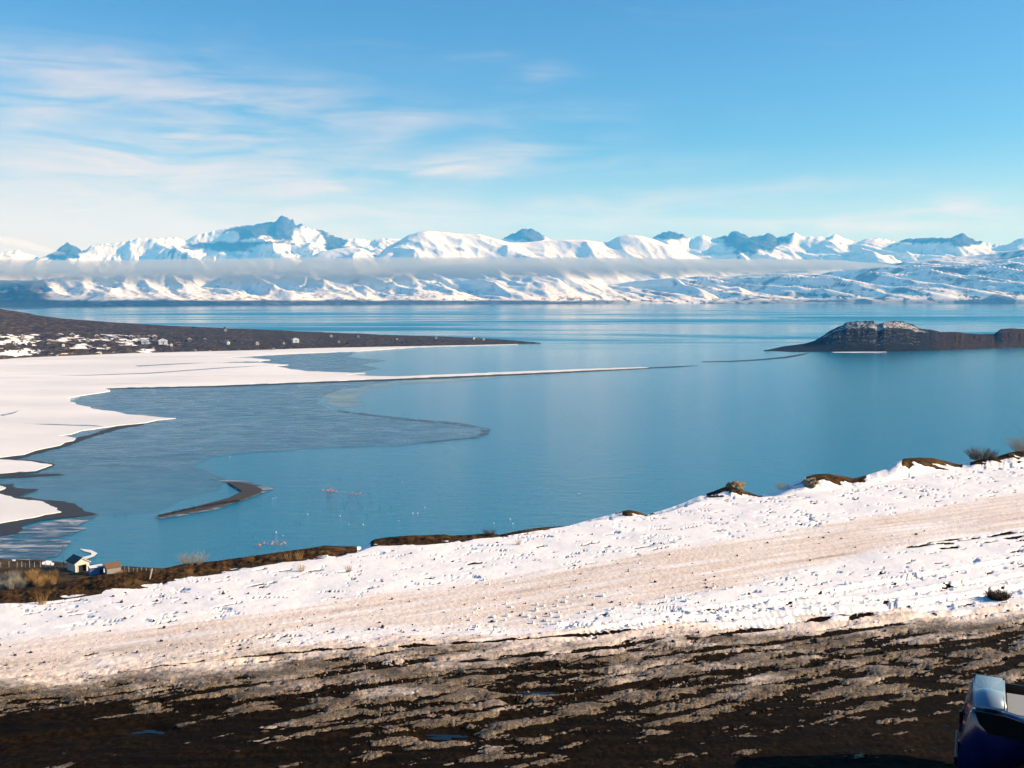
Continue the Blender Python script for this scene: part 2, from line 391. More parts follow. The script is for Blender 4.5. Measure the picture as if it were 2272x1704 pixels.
# low stratus lying along the foot of the mountains
def cloud_bank(name, pts, thick, dens, col, label, seed):
    """pts: (u, v_top, v_bottom, distance) of the bank from left to right"""
    n = 260; m = 24
    us = np.array([q[0] for q in pts], float); uu = np.linspace(us[0], us[-1], n)
    vt = np.interp(uu, us, [q[1] for q in pts]); vb = np.interp(uu, us, [q[2] for q in pts]); dd = np.interp(uu, us, [q[3] for q in pts])
    verts = []; faces = []
    for i in range(n):
        pt = at_y(uu[i], vt[i], dd[i]); pb = at_y(uu[i], vb[i], dd[i]); end = min(1.0, min(i, n - 1 - i) / 10.0) ** 0.6
        zt = pt.z + 12 * fbm(np.array([uu[i] / 80]), np.array([0.0]), 4, seed)[0]; zb = pb.z + 45 * fbm(np.array([uu[i] / 60]), np.array([5.0]), 5, seed, .6)[0]
        half = m // 2
        for k in range(m):
            kk = k if k <= half else m - k; h = 1 - 2 * kk / half       # 1 top .. -1 bottom
            ye = (max(0, 1 - h) ** 0.45 if h > 0.2 else 0.904 * (max(0, h + 1) / 1.2) ** 1.25) * end
            zm = (zt + zb) / 2; zz = zm + (zt - zb) / 2 * h * (0.15 + 0.85 * end)
            verts.append((pt.x, dd[i] + (1 if k <= half else -1) * thick * 0.5 * max(ye, .004), zz))
    for i in range(n - 1):
        for k in range(m): faces.append((i * m + k, i * m + (k + 1) % m, (i + 1) * m + (k + 1) % m, (i + 1) * m + k))
    faces.append(tuple(range(m))[::-1]); faces.append(tuple(range((n - 1) * m, n * m)))
    mt = bpy.data.materials.new(name); mt.use_nodes = True; mt.node_tree.nodes.clear(); g = G(mt.node_tree)
    out = g.node('ShaderNodeOutputMaterial'); pv = g.node('ShaderNodeVolumePrincipled')
    pv.inputs['Color'].default_value = C(*col); pv.inputs['Density'].default_value = dens; pv.inputs['Anisotropy'].default_value = 0.0
    g.l.new(pv.outputs[0], out.inputs['Volume'])
    me = pymesh(name, verts, faces, mt)
    bm = bmesh.new(); bm.from_mesh(me); bmesh.ops.recalc_face_normals(bm, faces=bm.faces); bm.to_mesh(me); bm.free()
    o = link(name, me); tag(o, label, 'cloud', kind='stuff'); return o
cloud_bank('fog_bank', [(-900, 575, 645, 7600), (0, 573, 639, 7900), (160, 577, 639, 8000), (400, 574, 638, 8200), (700, 570, 638, 8500), (860, 570, 638, 8700), (960, 570, 626, 8900), (1290, 570, 622, 9300),
                        (1500, 573, 620, 9800), (1700, 574, 614, 10200), (1850, 577, 606, 10500), (1960, 588, 594, 10800), (2010, 590, 592, 11000)], 1500, 0.0024, (0.55, 0.64, 0.74), 'flat grey fog bank lying across the foot of the mountains', 3)  # the bank's shade is put into its grey volume colour

cloud_bank('cloud_wisp', [(-40, 522, 545, 14000), (20, 524, 548, 14000), (60, 534, 556, 14000), (100, 548, 566, 14000), (135, 560, 568, 14000)], 700, 0.0010, (0.9, 0.9, 0.9), 'small bright cloud wisp beside the pointed peak', 9)
# ================================================================== PENINSULA AND ISLAND
def low_land(name, top, shore, r_crest, r_back, azr, n, rows, mat, seed, amp, shp=0.8, attrf=None, extra=None):
    az = np.linspace(az_el(azr[0], 770)[0], az_el(azr[1], 770)[0], n)
    te = prof(top, az); ts = prof(shore, az); rs = -CAMZ / ts
    ratio = np.interp(az, [az[0], az[-1]], r_crest)
    rc = np.minimum(rs * ratio, (CAMZ - 1.2) / -te); rc = np.maximum(rc, rs + 1.0)
    zc = np.maximum(CAMZ + rc * te, 0.3); rb = np.minimum(rs * (ratio + r_back), rc + zc * 9)
    t = np.linspace(0, 1, rows); A, T = np.meshgrid(az, t); sp = 0.75
    R = np.where(T < sp, rs + (rc - rs) * T / sp, rc + (rb - rc) * (T - sp) / (1 - sp))
    up = np.clip(T / sp, 0, 1); dn = np.clip((T - sp) / (1 - sp), 0, 1)
    X = R * np.sin(A); Y = R * np.cos(A)
    Z = zc[None] * np.where(T < sp, up ** shp, 1 - dn ** 1.5) + 0.6 * np.clip(up * 20, 0, 1) * (1 - dn)
    Z = Z + amp * fbm(X / 40, Y / 90, 5, seed) * np.sin(np.pi * np.clip(T, 0, 1)) * np.clip(zc[None] / 12, 0.1, 1)
    if extra is not None: Z = extra(A, T, R, X, Y, Z, up, dn, zc)
    ang = (Z - CAMZ) / R; mx = np.where(T < sp, ang, -9).max(0)
    Z = Z + np.where(T < sp, np.minimum(0, (te - mx))[None] * R, 0) * np.clip(up * 2, 0, 1)
    Z[0] = -1.2; Z[-1] = -3
    at = attrf(A, X, Y, Z, R, up) if attrf else {}
    o = link(name, gridmesh(name, X, Y, Z, mat, at)); tag(o, kind='structure')
    return az, rs, rc, zc, (X, Y, Z)

def heath_material(name, c1, c2, snow_lo, snow_hi):
    m, g = material(name); p = g.pos()
    a = g.noise(g.scaled(p, (1, 0.35, 1)), 0.035, 6, 0.7); b = g.noise(g.scaled(p, (1, .4, 1)), 0.15, 5, 0.7)
    base = g.mix(g.ss(a, 0.35, 0.65), C(*c1), C(*c2)); base = g.mix(g.ss(b, 0.45, 0.62), C(*[c * 0.42 for c in c1]), base)
    sn = g.noise(g.scaled(p, (0.22, 0.26, 1.0)), 0.10, 7, 0.70)
    mask = g.ss(g.math('ADD', sn, g.math('SUBTRACT', g.attr('snow'), 0.5)), snow_lo, snow_hi)
    g.put(g.b.inputs['Base Color'], g.mix(mask, base, C(.84, .82, .8)))
    g.b.inputs['Roughness'].default_value = 0.95; g.b.inputs['Specular IOR Level'].default_value = 0.1
    g.put(g.b.inputs['Normal'], g.bump(b, 0.8, 2.0))
    return m
PT = [(-700, 640), (-300, 660), (0, 686), (40, 692), (80, 700), (140, 707), (200, 712), (250, 716), (400, 725), (500, 729), (600, 733), (700, 737), (800, 741), (900, 745), (1000, 748), (1060, 751), (1100, 753), (1150, 757), (1185, 760), (1200, 761.6)]
PS = [(-700, 830), (-300, 812), (0, 797), (60, 793), (130, 790), (300, 783), (550, 777), (700, 772), (900, 768), (1100, 764.5), (1180, 763), (1200, 762)]
def pen_attr(A, X, Y, Z, R, up):
    U = 1136 + F * np.tan(A); V = 655 - F * (Z - CAMZ) / R / np.cos(A)
    n = fbm(U / 40, V / 6, 4, 77)
    s = sst(V, 730, 744) * (0.50 + 0.07 * sst(U, 130, 20)) * sst(U + 90 * n, 560, 330) * sst(V, 797, 786)
    s = np.maximum(s, 0.42 * sst(V, 742, 752) * sst(U, 1000, 500))
    s = s + 0.10 * sst(V, 715, 730) * sst(U, 900, 300) * sst(n, .1, .4)
    return {'snow': np.clip(s, 0, 1)}
pmat = heath_material('heath_with_snow_patches', (0.068, 0.046, 0.034), (0.115, 0.076, 0.042), 0.55, 0.59)
pen_az, pen_rs, pen_rc, pen_zc, PEN = low_land('peninsula', PT, PS, (1.30, 1.10), 0.22, (-700, 1200), 520, 150, pmat, 5, 2.2, 0.7, pen_attr)
IT = [(1695, 777.5), (1703, 777), (1734, 770), (1785, 763), (1807, 757), (1818, 751), (1830, 743), (1845, 733), (1858, 726), (1870, 722), (1877, 716), (1889, 715), (1900, 713), (1912, 714), (1925, 713), (1938, 713), (1943, 718), (1948, 722), (1953, 719), (1962, 715),
      (1975, 714), (1987, 713), (2005, 715), (2015, 719), (2027, 721), (2033, 726), (2038, 729), (2055, 731), (2072, 733), (2085, 737), (2100, 738), (2118, 737), (2134, 738), (2140, 741), (2156, 741), (2180, 742), (2207, 742), (2213, 737), (2221, 731), (2241, 729), (2272, 731), (2400, 735), (2600, 748), (2760, 765)]
IS = [(1695, 778), (1703, 778.2), (1760, 781), (1819, 780.5), (1900, 781), (1959, 781), (2040, 779), (2072, 778), (2160, 775), (2272, 771), (2500, 768), (2760, 766)]
def isl_extra(A, T, R, X, Y, Z, up, dn, zc):
    U = 1136 + F * np.tan(A)
    cap = sst(U, 1855, 1875) * sst(U, 2042, 2030) + sst(U, 2205, 2220)
    cliff = np.where(up > 0.80, 1.0, 0.0)
    # a terraced slope under an upright rock band
    Z2 = zc[None] * np.where(T < 0.75, np.where(up < 0.84, 0.80 * (up / 0.84) ** 0.75, 0.80 + 0.20 * sst(up, 0.84, 0.90)), 1 - dn ** 1.5) + 0.6
    Z2 = Z2 + (2.4 * fbm(X / 14, Y / 9, 5, 31, .6) + 1.8 * ridged(X / 9, Y / 6, 4, 41) - 1.1) * np.clip(up * 3, 0, 1) * np.clip(zc[None] / 25, 0.05, 1) * (1 - dn)
    Z = Z + (1.6 * fbm(X / 12, Y / 8, 5, 33, .6) + 1.0 * ridged(X / 14, Y / 8, 4, 43) - .6) * np.clip(up * 3, 0, 1) * np.clip(zc[None] / 20, 0.03, 1) * (1 - dn)
    return Z * (1 - cap) + Z2 * cap
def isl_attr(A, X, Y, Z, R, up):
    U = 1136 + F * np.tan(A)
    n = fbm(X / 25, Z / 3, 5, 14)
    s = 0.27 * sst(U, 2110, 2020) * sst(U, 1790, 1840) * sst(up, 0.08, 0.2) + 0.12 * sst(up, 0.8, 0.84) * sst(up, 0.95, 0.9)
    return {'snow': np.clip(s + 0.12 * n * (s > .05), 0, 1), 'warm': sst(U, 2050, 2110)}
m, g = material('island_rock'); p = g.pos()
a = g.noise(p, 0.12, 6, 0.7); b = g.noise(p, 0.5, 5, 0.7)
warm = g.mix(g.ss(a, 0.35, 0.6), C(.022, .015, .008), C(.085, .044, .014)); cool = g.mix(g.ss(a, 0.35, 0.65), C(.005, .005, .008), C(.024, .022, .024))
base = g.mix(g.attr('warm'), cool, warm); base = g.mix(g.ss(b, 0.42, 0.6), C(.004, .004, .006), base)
sn = g.ss(g.math('ADD', g.noise(g.scaled(p, (0.5, 0.5, 1.8)), 0.5, 6, 0.75), g.math('SUBTRACT', g.attr('snow'), 0.5)), 0.36, 0.42)
g.put(g.b.inputs['Base Color'], g.mix(sn, base, C(.50, .50, .53))); g.b.inputs['Roughness'].default_value = 0.95
g.b.inputs['Specular IOR Level'].default_value = 0.1
g.put(g.b.inputs['Normal'], g.bump(g.math('ADD', a, b), 0.9, 2.5))
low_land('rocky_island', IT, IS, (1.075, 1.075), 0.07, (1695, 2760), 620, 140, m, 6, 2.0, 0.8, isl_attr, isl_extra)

# ================================================================== SHEETS ON THE LAKE
def rough_poly(pts, step, amp, seed):
    """subdivide a pixel polygon and give its edge a ragged outline (in world metres)"""
    w = [Vector((*at_z(u, v), 0)) for u, v in pts]; out = []; r = random.Random(seed)
    for i in range(len(w)):
        a, b = w[i], w[(i + 1) % len(w)]; L = (b - a).length; n = max(1, min(160, int(L / step)))
        nrm = Vector((-(b - a).y, (b - a).x, 0)).normalized() if L > 0 else Vector((0, 0, 0))
        for k in range(n):
            q = a.lerp(b, k / n)
            d = amp * fbm(np.array([q.x / (step * 3.1) + seed]), np.array([q.y / (step * 3.1)]), 4, seed)[0] * (0.3 + min(k, n - k) / max(1, n))
            out.append(q + nrm * d)
    return out

def sheet(name, pts, z, mat, step=12.0, amp=6.0, seed=1, thick=0.0, label=None):
    o2 = rough_poly(pts, step, amp, seed)
    bm = bmesh.new(); vs_ = [bm.verts.new((q.x, q.y, z)) for q in o2]
    f = bm.faces.new(vs_)
    if f.normal.z < 0 or f.calc_area() and (f.normal_update() or f.normal.z < 0): f.normal_flip()
    if thick:
        ex = bmesh.ops.extrude_face_region(bm, geom=[f])
        for e in ex['geom']:
            if isinstance(e, bmesh.types.BMVert): e.co.z -= thick
    bmesh.ops.triangulate(bm, faces=bm.faces[:])
    bmesh.ops.recalc_face_normals(bm, faces=bm.faces)
    o = link(name, bmmesh(name, bm, mat)); tag(o, kind='structure'); return o

def c8(*p): return [(x / 1.9235, 760 + y / 1.9235) for x, y in p]
def c1(*p): return [(x / 3.16, 1000 + y / 3.16) for x, y in p]

sm, g = material('snow_on_lake_ice'); p = g.pos()
n = g.noise(g.scaled(p, (0.5, 1, 1)), 0.01, 5)
gry = g.ss(g.noise(g.scaled(p, (0.25, 1.0, 1)), 0.012, 6, 0.6), 0.60, 0.72)
g.put(g.b.inputs['Base Color'], g.mix(g.math('MULTIPLY', gry, 0.55), g.mix(g.ss(n, .3, .7), C(.72, .71, .70), C(.89, .87, .85)), C(.48, .50, .52)))
g.b.inputs['Roughness'].default_value = 0.8; g.b.inputs['Specular IOR Level'].default_value = 0.2
g.put(g.b.inputs['Normal'], g.bump(g.noise(p, 0.08, 5), 0.25, 1.0))

mud, g = material('dark_mud'); p = g.pos()
g.put(g.b.inputs['Base Color'], g.mix(g.noise(p, 0.3, 5, .7), C(.010, .010, .011), C(.045, .041, .038)))
g.b.inputs['Roughness'].default_value = 0.7

ice, g = material('thin_grey_ice'); p = g.pos()
syi = g.node('ShaderNodeSeparateXYZ'); g.l.new(p, syi.inputs[0]); fadei = g.ss(syi.outputs[1], 400, 640, 0.25, 1.0)
a = g.noise(g.scaled(p, (0.6, 1, 1), rad(10)), 0.035, 7, 0.68, 1.2); b = g.noise(g.scaled(p, (0.5, 1.2, 1), rad(-14)), 0.10, 6, 0.7, 0.8)
col = g.mix(g.ss(a, 0.35, 0.7), C(.060, .165, .270), C(.140, .250, .345)); col = g.mix(g.math('MULTIPLY', g.ss(b, 0.60, 0.70), 0.35), col, C(.34, .37, .40))
col = g.mix(g.math('MULTIPLY', g.ss(b, 0.40, 0.30), 0.22), col, C(.035, .085, .12))
g.put(g.b.inputs['Base Color'], col); g.put(g.b.inputs['Roughness'], g.ss(b, .3, .7, .18, .40)); g.b.inputs['IOR'].default_value = 1.33
tr = g.node('ShaderNodeBsdfTransparent'); mx = g.node('ShaderNodeMixShader')
g.put(mx.inputs[0], g.ss(g.math('ADD', a, g.math('MULTIPLY', b, 0.6)), 0.52, 0.72, 0.10, 0.72)); g.l.new(g.math('MULTIPLY', mx.inputs[0].links[0].from_socket, fadei), mx.inputs[0]); g.l.new(tr.outputs[0], mx.inputs[1]); g.l.new(g.b.outputs[0], mx.inputs[2]); g.l.new(mx.outputs[0], g.out.inputs[0])

shal, g = material('shallow_water_over_mud'); p = g.pos()
a = g.noise(g.scaled(p, (0.4, 1, 1)), 0.03, 5, .65)
g.b.inputs['Base Color'].default_value = C(.055, .075, .062); g.b.inputs['Roughness'].default_value = 0.12; g.b.inputs['IOR'].default_value = 1.33
tr = g.node('ShaderNodeBsdfTransparent'); mx = g.node('ShaderNodeMixShader')
g.put(mx.inputs[0], g.ss(a, 0.34, 0.6, 0.15, 0.8)); g.l.new(tr.outputs[0], mx.inputs[1]); g.l.new(g.b.outputs[0], mx.inputs[2]); g.l.new(mx.outputs[0], g.out.inputs[0])

swirl, g = material('ice_with_snow_drifts'); p = g.pos()
a = g.noise(g.scaled(p, (0.22, 1.0, 1), rad(-38)), 0.16, 7, 0.65, 1.6)
g.put(g.b.inputs['Base Color'], g.mix(g.ss(a, 0.50, 0.68), C(.07, .13, .20), C(.52, .50, .49))); g.b.inputs['Roughness'].default_value = 0.5
tr = g.node('ShaderNodeBsdfTransparent'); mx = g.node('ShaderNodeMixShader')
g.put(mx.inputs[0], g.ss(a, 0.36, 0.56, 0.15, 1.0)); g.l.new(tr.outputs[0], mx.inputs[1]); g.l.new(g.b.outputs[0], mx.inputs[2]); g.l.new(mx.outputs[0], g.out.inputs[0])

# snow-covered lake ice: one large sheet with tongues of thin ice reaching into it
MAIN = [(-700, 832), (-300, 813), (0, 798), (60, 794), (130, 791), (300, 784), (550, 778), (700, 773), (900, 769), (1100, 765), (1150, 764),
        (1082, 766.5), (923, 771), (788, 780), (712, 783), (629, 786.5), (551, 791), (500, 794), (560, 795), (600, 799), (575, 802), (520, 803), (455, 805), (530, 806), (580, 806), (640, 810), (610, 813), (676, 824), (760, 827), (811, 828), (770, 832),
        (818, 835), (884, 836), (1000, 831), (1150, 825), (1300, 819), (1420, 815.5), (1440, 816.4), (1300, 822), (1150, 829), (1000, 835), (884, 840), (676, 848), (468, 856), (300, 860), (229, 862),
        (244, 869), (200, 875), (151, 885), (172, 898), (208, 908), (250, 914), (291, 921), (350, 926), (390, 929), (322, 939), (224, 950), (170, 960), (130, 968), (172, 973), (135, 989), (100, 996), (52, 1010), (0, 1017), (-200, 1032), (-400, 1030), (-700, 1040)]
sheet('snowy_lake_ice', MAIN, 0.45, sm, 6, 9, 3, 0.35)
for cr in ([(110, 835), (200, 832.5), (330, 828), (480, 817), (600, 811), (480, 819), (330, 830), (200, 834)], [(40, 941), (120, 942), (210, 945), (230, 948), (120, 944.5)], [(0, 922), (30, 916), (45, 910), (32, 918), (5, 924)], [(300, 812), (420, 806), (470, 805), (420, 807.5), (310, 814)]): sheet('ice_lead', cr, 0.47, ice, 8, 5, 4)
sheet('snowy_lake_ice', [(-500, 1050), (0, 1021), (68, 1025), (117, 1033), (78, 1046), (0, 1052), (-500, 1090)], 0.45, sm, 2.5, 3.5, 5, 0.3)
sheet('snowy_lake_ice', [(-500, 1180), (-300, 1095), (0, 1080), (12, 1084), (0, 1090), (-20, 1094), (0, 1098), (41, 1109), (89, 1114), (120, 1128), (136, 1138), (79, 1149), (0, 1163)], 0.50, sm, 2, 3, 6, 0.3)
# mud along the edges
sheet('mud_flat', [(-500, 1020), (0, 1014), (52, 1008), (100, 994), (135, 987), (172, 971), (200, 966), (250, 948), (345, 937), (262, 953), (190, 975), (150, 990), (110, 1000), (62, 1013), (30, 1020), (75, 1022), (122, 1031), (85, 1049), (20, 1056), (120, 1052), (150, 1054), (60, 1060), (0, 1062), (-500, 1100)], 0.25, mud, 2.5, 4.0, 8)
sheet('mud_flat', [(-500, 1130), (-100, 1080)] + c1((0, 240), (90, 238), (110, 265), (270, 275), (200, 300), (130, 320), (280, 345), (470, 360), (530, 385), (600, 430), (700, 450), (560, 465), (300, 490), (150, 530), (130, 580), (0, 605)) + [(-500, 1240)], 0.28, mud, 2, 4.0, 9)
# tidal lines under the long bar
sheet('mud_bar', [(240, 862.5), (468, 857.5), (676, 849.2), (884, 841.2), (1150, 830), (1300, 823), (1440, 816.6), (1440, 818), (1300, 825), (1150, 832.5), (884, 844), (676, 851.5), (468, 859.5), (240, 864)], 0.30, mud, 20, 3, 10)
sheet('mud_bar', [(1436, 815.8), (1500, 813), (1555, 811), (1500, 815.0), (1440, 817.3)], 0.32, mud, 20, 2, 11)
sheet('mud_bar', [(1555, 802.5), (1623, 801), (1690, 797), (1740, 792), (1775, 786), (1800, 782), (1780, 788), (1745, 794), (1690, 799), (1623, 802.6), (1560, 803.5)], 0.32, mud, 20, 3, 12)
sheet('snowy_lake_ice', [(1845, 781.5), (1900, 781.0), (1968, 781.0), (1940, 782.4), (1890, 782.8), (1850, 782.6)], 0.4, sm, 10, 2, 13, 0.2)
sheet('shallow_water', [(700, 875), (760, 860), (884, 846), (1000, 840), (1150, 833), (1300, 826), (1200, 832), (1000, 846), (870, 856), (810, 870), (790, 885), (810, 898), (760, 905), (720, 895), (740, 885)], 0.06, shal, 14, 8, 14)
ICE = [(-700, 1050), (-300, 1020), (100, 920), (200, 866), (468, 852), (676, 846), (884, 838), (860, 848), (760, 862), (715, 880), (705, 895), (730, 908), (754, 913), (884, 929), (1014, 939), (1087, 953), (1082, 962), (1061, 970), (951, 981), (884, 989), (676, 996), (560, 1005), (468, 1015), (430, 1035), (500, 1060), (480, 1090), (400, 1110), (340, 1140), (230, 1143), (100, 1120), (0, 1100), (-300, 1100)]
sheet('thin_lake_ice', ICE, 0.10, ice, 12, 7, 15)
sheet('thin_lake_ice', [(560, 790), (640, 786), (720, 783), (790, 781), (770, 792), (860, 800), (800, 808), (840, 818), (780, 826), (640, 822), (590, 806)], 0.10, ice, 20, 10, 16)
rimm, g = material('ice_rim'); p = g.pos(); a = g.noise(p, 0.12, 6, .7)
g.put(g.b.inputs['Base Color'], g.mix(a, C(.03, .035, .04), C(.10, .12, .13))); g.b.inputs['Roughness'].default_value = .4
tr = g.node('ShaderNodeBsdfTransparent'); mx = g.node('ShaderNodeMixShader')
g.put(mx.inputs[0], g.ss(a, 0.36, 0.62, 0.0, 0.75)); g.l.new(tr.outputs[0], mx.inputs[1]); g.l.new(g.b.outputs[0], mx.inputs[2]); g.l.new(mx.outputs[0], g.out.inputs[0])
sheet('ice_edge', [(740, 909), (884, 926), (1014, 937), (1090, 952), (1084, 963), (1061, 972), (951, 983), (940, 981), (1040, 971), (1070, 960), (1060, 950), (1000, 942), (884, 931), (754, 915)], 0.13, rimm, 12, 5, 17)
sheet('drifted_lake_ice', [(-500, 1290), (-500, 1210)] + c1((0, 600), (150, 540), (350, 498), (560, 468), (700, 453), (640, 485), (545, 525), (610, 545), (500, 590), (440, 610), (500, 640), (400, 745), (200, 770), (0, 772)), 0.16, swirl, 4, 2, 18)
sheet('drifted_lake_ice', c1((560, 690), (640, 700), (685, 722), (660, 745), (600, 765), (560, 755), (640, 735), (640, 720), (590, 708)), 0.2, sm, 4, 1, 19)
# arrow-shaped gravel spit with its ice rim
sheet('ice_rim', c1((1470, 195), (1600, 208), (1750, 215), (1925, 270), (1800, 316), (1500, 420), (1130, 482), (1080, 470), (1300, 420), (1650, 330), (1690, 295), (1590, 228)), 0.14, swirl, 4, 1.5, 20)
spitm, g = material('gravel_spit'); p = g.pos()
g.put(g.b.inputs['Base Color'], g.mix(g.noise(p, 0.8, 5, .7), C(.012, .010, .009), C(.05, .042, .036))); g.b.inputs['Roughness'].default_value = .9
sheet('gravel_spit', c1((1595, 228), (1650, 225), (1760, 240), (1840, 280), (1825, 300), (1700, 350), (1450, 418), (1110, 470), (1108, 460), (1350, 405), (1600, 340), (1700, 292)), 0.55, spitm, 3, 0.8, 21, 0.5)

# ================================================================== FOREGROUND BLUFF
BASE = [(-700, 1440), (-300, 1390), (0, 1345), (100, 1336), (230, 1322), (300, 1312), (430, 1285), (660, 1250), (700, 1247), (790, 1232), (830, 1216), (900, 1222), (1000, 1208), (1100, 1196), (1260, 1172), (1312, 1160), (1373, 1152),
        (1440, 1147), (1510, 1127), (1577, 1108), (1640, 1107), (1690, 1105), (1790, 1094), (1900, 1084), (1990, 1067), (2070, 1050), (2130, 1046), (2200, 1040), (2272, 1036), (2600, 1000), (2972, 965)]
CREST = [(-700, 1404), (-300, 1348), (0, 1309), (57, 1304), (136, 1294), (221, 1275), (285, 1269), (348, 1264), (411, 1250), (475, 1245), (538, 1236), (633, 1223), (690, 1215), (722, 1210), (740, 1211), (787, 1212), (805, 1213), (820, 1203), (831, 1196),
         (850, 1193), (903, 1188), (950, 1187), (986, 1185), (1000, 1188), (1030, 1187), (1084, 1183), (1110, 1186), (1156, 1176), (1210, 1169), (1261, 1167), (1312, 1152), (1350, 1143), (1373, 1136), (1395, 1131), (1415, 1135), (1435, 1142), (1479, 1129), (1510, 1118), (1550, 1101),
         (1577, 1092), (1600, 1083), (1625, 1075), (1640, 1083), (1652, 1089), (1684, 1100), (1715, 1095), (1735, 1085), (1755, 1074), (1786, 1058), (1810, 1052), (1834, 1051), (1870, 1056), (1893, 1061), (1905, 1059), (1916, 1056), (1971, 1039), (1990, 1026), (2007, 1017), (2040, 1015), (2070, 1016), (2100, 1023),
         (2129, 1031), (2150, 1026), (2180, 1018), (2212, 1013), (2243, 1003), (2272, 1000), (2330, 1005), (2420, 985), (2600, 975), (2972, 935)]
SHORE = [(-700, 1236), (0, 1240), (60, 1241), (100, 1243), (160, 1250), (270, 1256), (400, 1263), (560, 1290), (900, 1350), (1500, 1400), (2972, 1450)]
BROWN = [(-800, 792), (822, 1262), (1380, 1436), (1566, 1690), (1784, 1918), (1995, 2130), (2146, 2300), (2360, 2480), (2600, 2760)]
ZB = 82.0
def world_line(pts):
    w = np.array([at_z(u, v, ZB) for u, v in pts]); o = np.argsort(w[:, 0]); w = w[o]
    sl0 = (w[1, 1] - w[0, 1]) / (w[1, 0] - w[0, 0]); sl1 = (w[-1, 1] - w[-2, 1]) / (w[-1, 0] - w[-2, 0])
    xs = np.concatenate([[w[0, 0] - 60], w[:, 0], [w[-1, 0] + 60]]); ys = np.concatenate([[w[0, 1] - 60 * sl0], w[:, 1], [w[-1, 1] + 60 * sl1]])
    return lambda x: np.interp(x, xs, ys)
L_ROADT = world_line([(0, 1424), (300, 1400), (800, 1330), (1100, 1290), (1450, 1232), (1800, 1175), (2272, 1095)])
L_ROADB = world_line([(0, 1470), (400, 1425), (700, 1400), (1000, 1404), (1200, 1388), (1400, 1352), (1600, 1312), (1950, 1228), (2272, 1176)])
L_DIRT = world_line([(0, 1492), (400, 1450), (700, 1418), (1000, 1414), (1250, 1408), (1450, 1396), (1600, 1390), (2000, 1366), (2272, 1348)])
L_BLACK = world_line([(0, 1568), (300, 1560), (600, 1580), (900, 1636), (1100, 1640), (1300, 1612), (1700, 1570), (2272, 1500)])
ALPHA = rad(26.5); CA, SA = math.cos(ALPHA), math.sin(ALPHA)

az = np.linspace(az_el(-700, 1200)[0], az_el(2972, 1200)[0], 1380)
te_b = prof(BASE, az); te_c = prof(CREST, az); te_s = prof(SHORE, az)
d_b = (ZB - CAMZ) / te_b
d_b = smooth1(d_b, 25)
wid = 1.9 + 0.35 * fbm(az * 60, az * 0, 3, 61)
d_c = d_b + wid; z_c = CAMZ + d_c * te_c
d_s = -CAMZ / te_s; d_s = np.maximum(d_s, 230)
N1, N2, N3 = 500, 60, 60
t1 = np.linspace(0, 1, N1)[:, None]; R1 = 10.5 * (d_b[None] / 10.5) ** t1
t2 = np.linspace(0, 1, N2 + 1)[1:, None]; R2 = d_b[None] + (d_c + 0.7 - d_b)[None] * t2
t3 = np.linspace(0, 1, N3 + 1)[1:, None]; R3 = (d_c + 0.7)[None] + ((d_s + 45) - (d_c + 0.7))[None] * t3 ** 1.2
R = np.concatenate([R1, R2, R3], 0); A = np.broadcast_to(az[None], R.shape)
X = R * np.sin(A); Y = R * np.cos(A)
S = X * CA + Y * SA; T = -X * SA + Y * CA
UU = 1136 + F * np.tan(A) * (math.cos(PITCH) + 0.0)      # nominal column, only used to place mounds along the brink
# --- surface zones, all measured on the ground
yT, yB, yD, yK = L_ROADT(X), L_ROADB(X), L_DIRT(X), L_BLACK(X)
wob = 0.75 * fbm(S / 2.4, T / 0.6, 5, 71, .6) / .5
on_road = sst(Y + wob * 0.5, yB - 0.5, yB + 0.6) * sst(Y + wob * 0.5, yT + 0.7, yT - 0.6)
below = sst(Y + wob, yD + 0.35, yD - 0.35)                 # dirty churned ground
depthf = np.clip((yD - Y) / np.maximum(yD - yK, 0.6), 0, 3)
clean = np.clip(1 - on_road - below, 0, 1)
# snow cover: share of ground covered
n_an = 0.60 * fbm(S / 2.8, T / 0.40, 6, 81, 0.68) + 0.40 * fbm(X / 1.3, Y / 0.45, 6, 82, .68)
n_an = n_an / 0.20
cdf = 0.5 * (1 + np.tanh(0.8 * n_an))
cov_dirt = np.interp(depthf, [0, 0.12, 0.3, 0.6, 0.9, 1.15, 1.5, 3], [1.0, 0.86, 0.68, 0.60, 0.50, 0.30, 0.12, 0.05])
lft = sst(X, -1, -9)
cov_dirt = cov_dirt + lft * np.interp(depthf, [0, 0.35, 0.6, 1, 1.5], [0.1, 0.26, 0.22, -0.02, 0])
holes = fbm(S / 0.9, T / 0.22, 4, 91, .55) / 0.2
hole_big = fbm(S / 2.4, T / 0.35, 4, 95, .55) / 0.2
snow_clean = 1 - np.maximum(sst(holes + 0.55 * np.minimum(hole_big, 1.2), 1.85, 2.1), 0)
snow_d = sst(cdf - (1 - cov_dirt), -0.16, 0.16)
snow = snow_clean * (1 - below) + snow_d * below
snow = np.where(on_road > 0.5, np.maximum(snow, 0.98), snow)
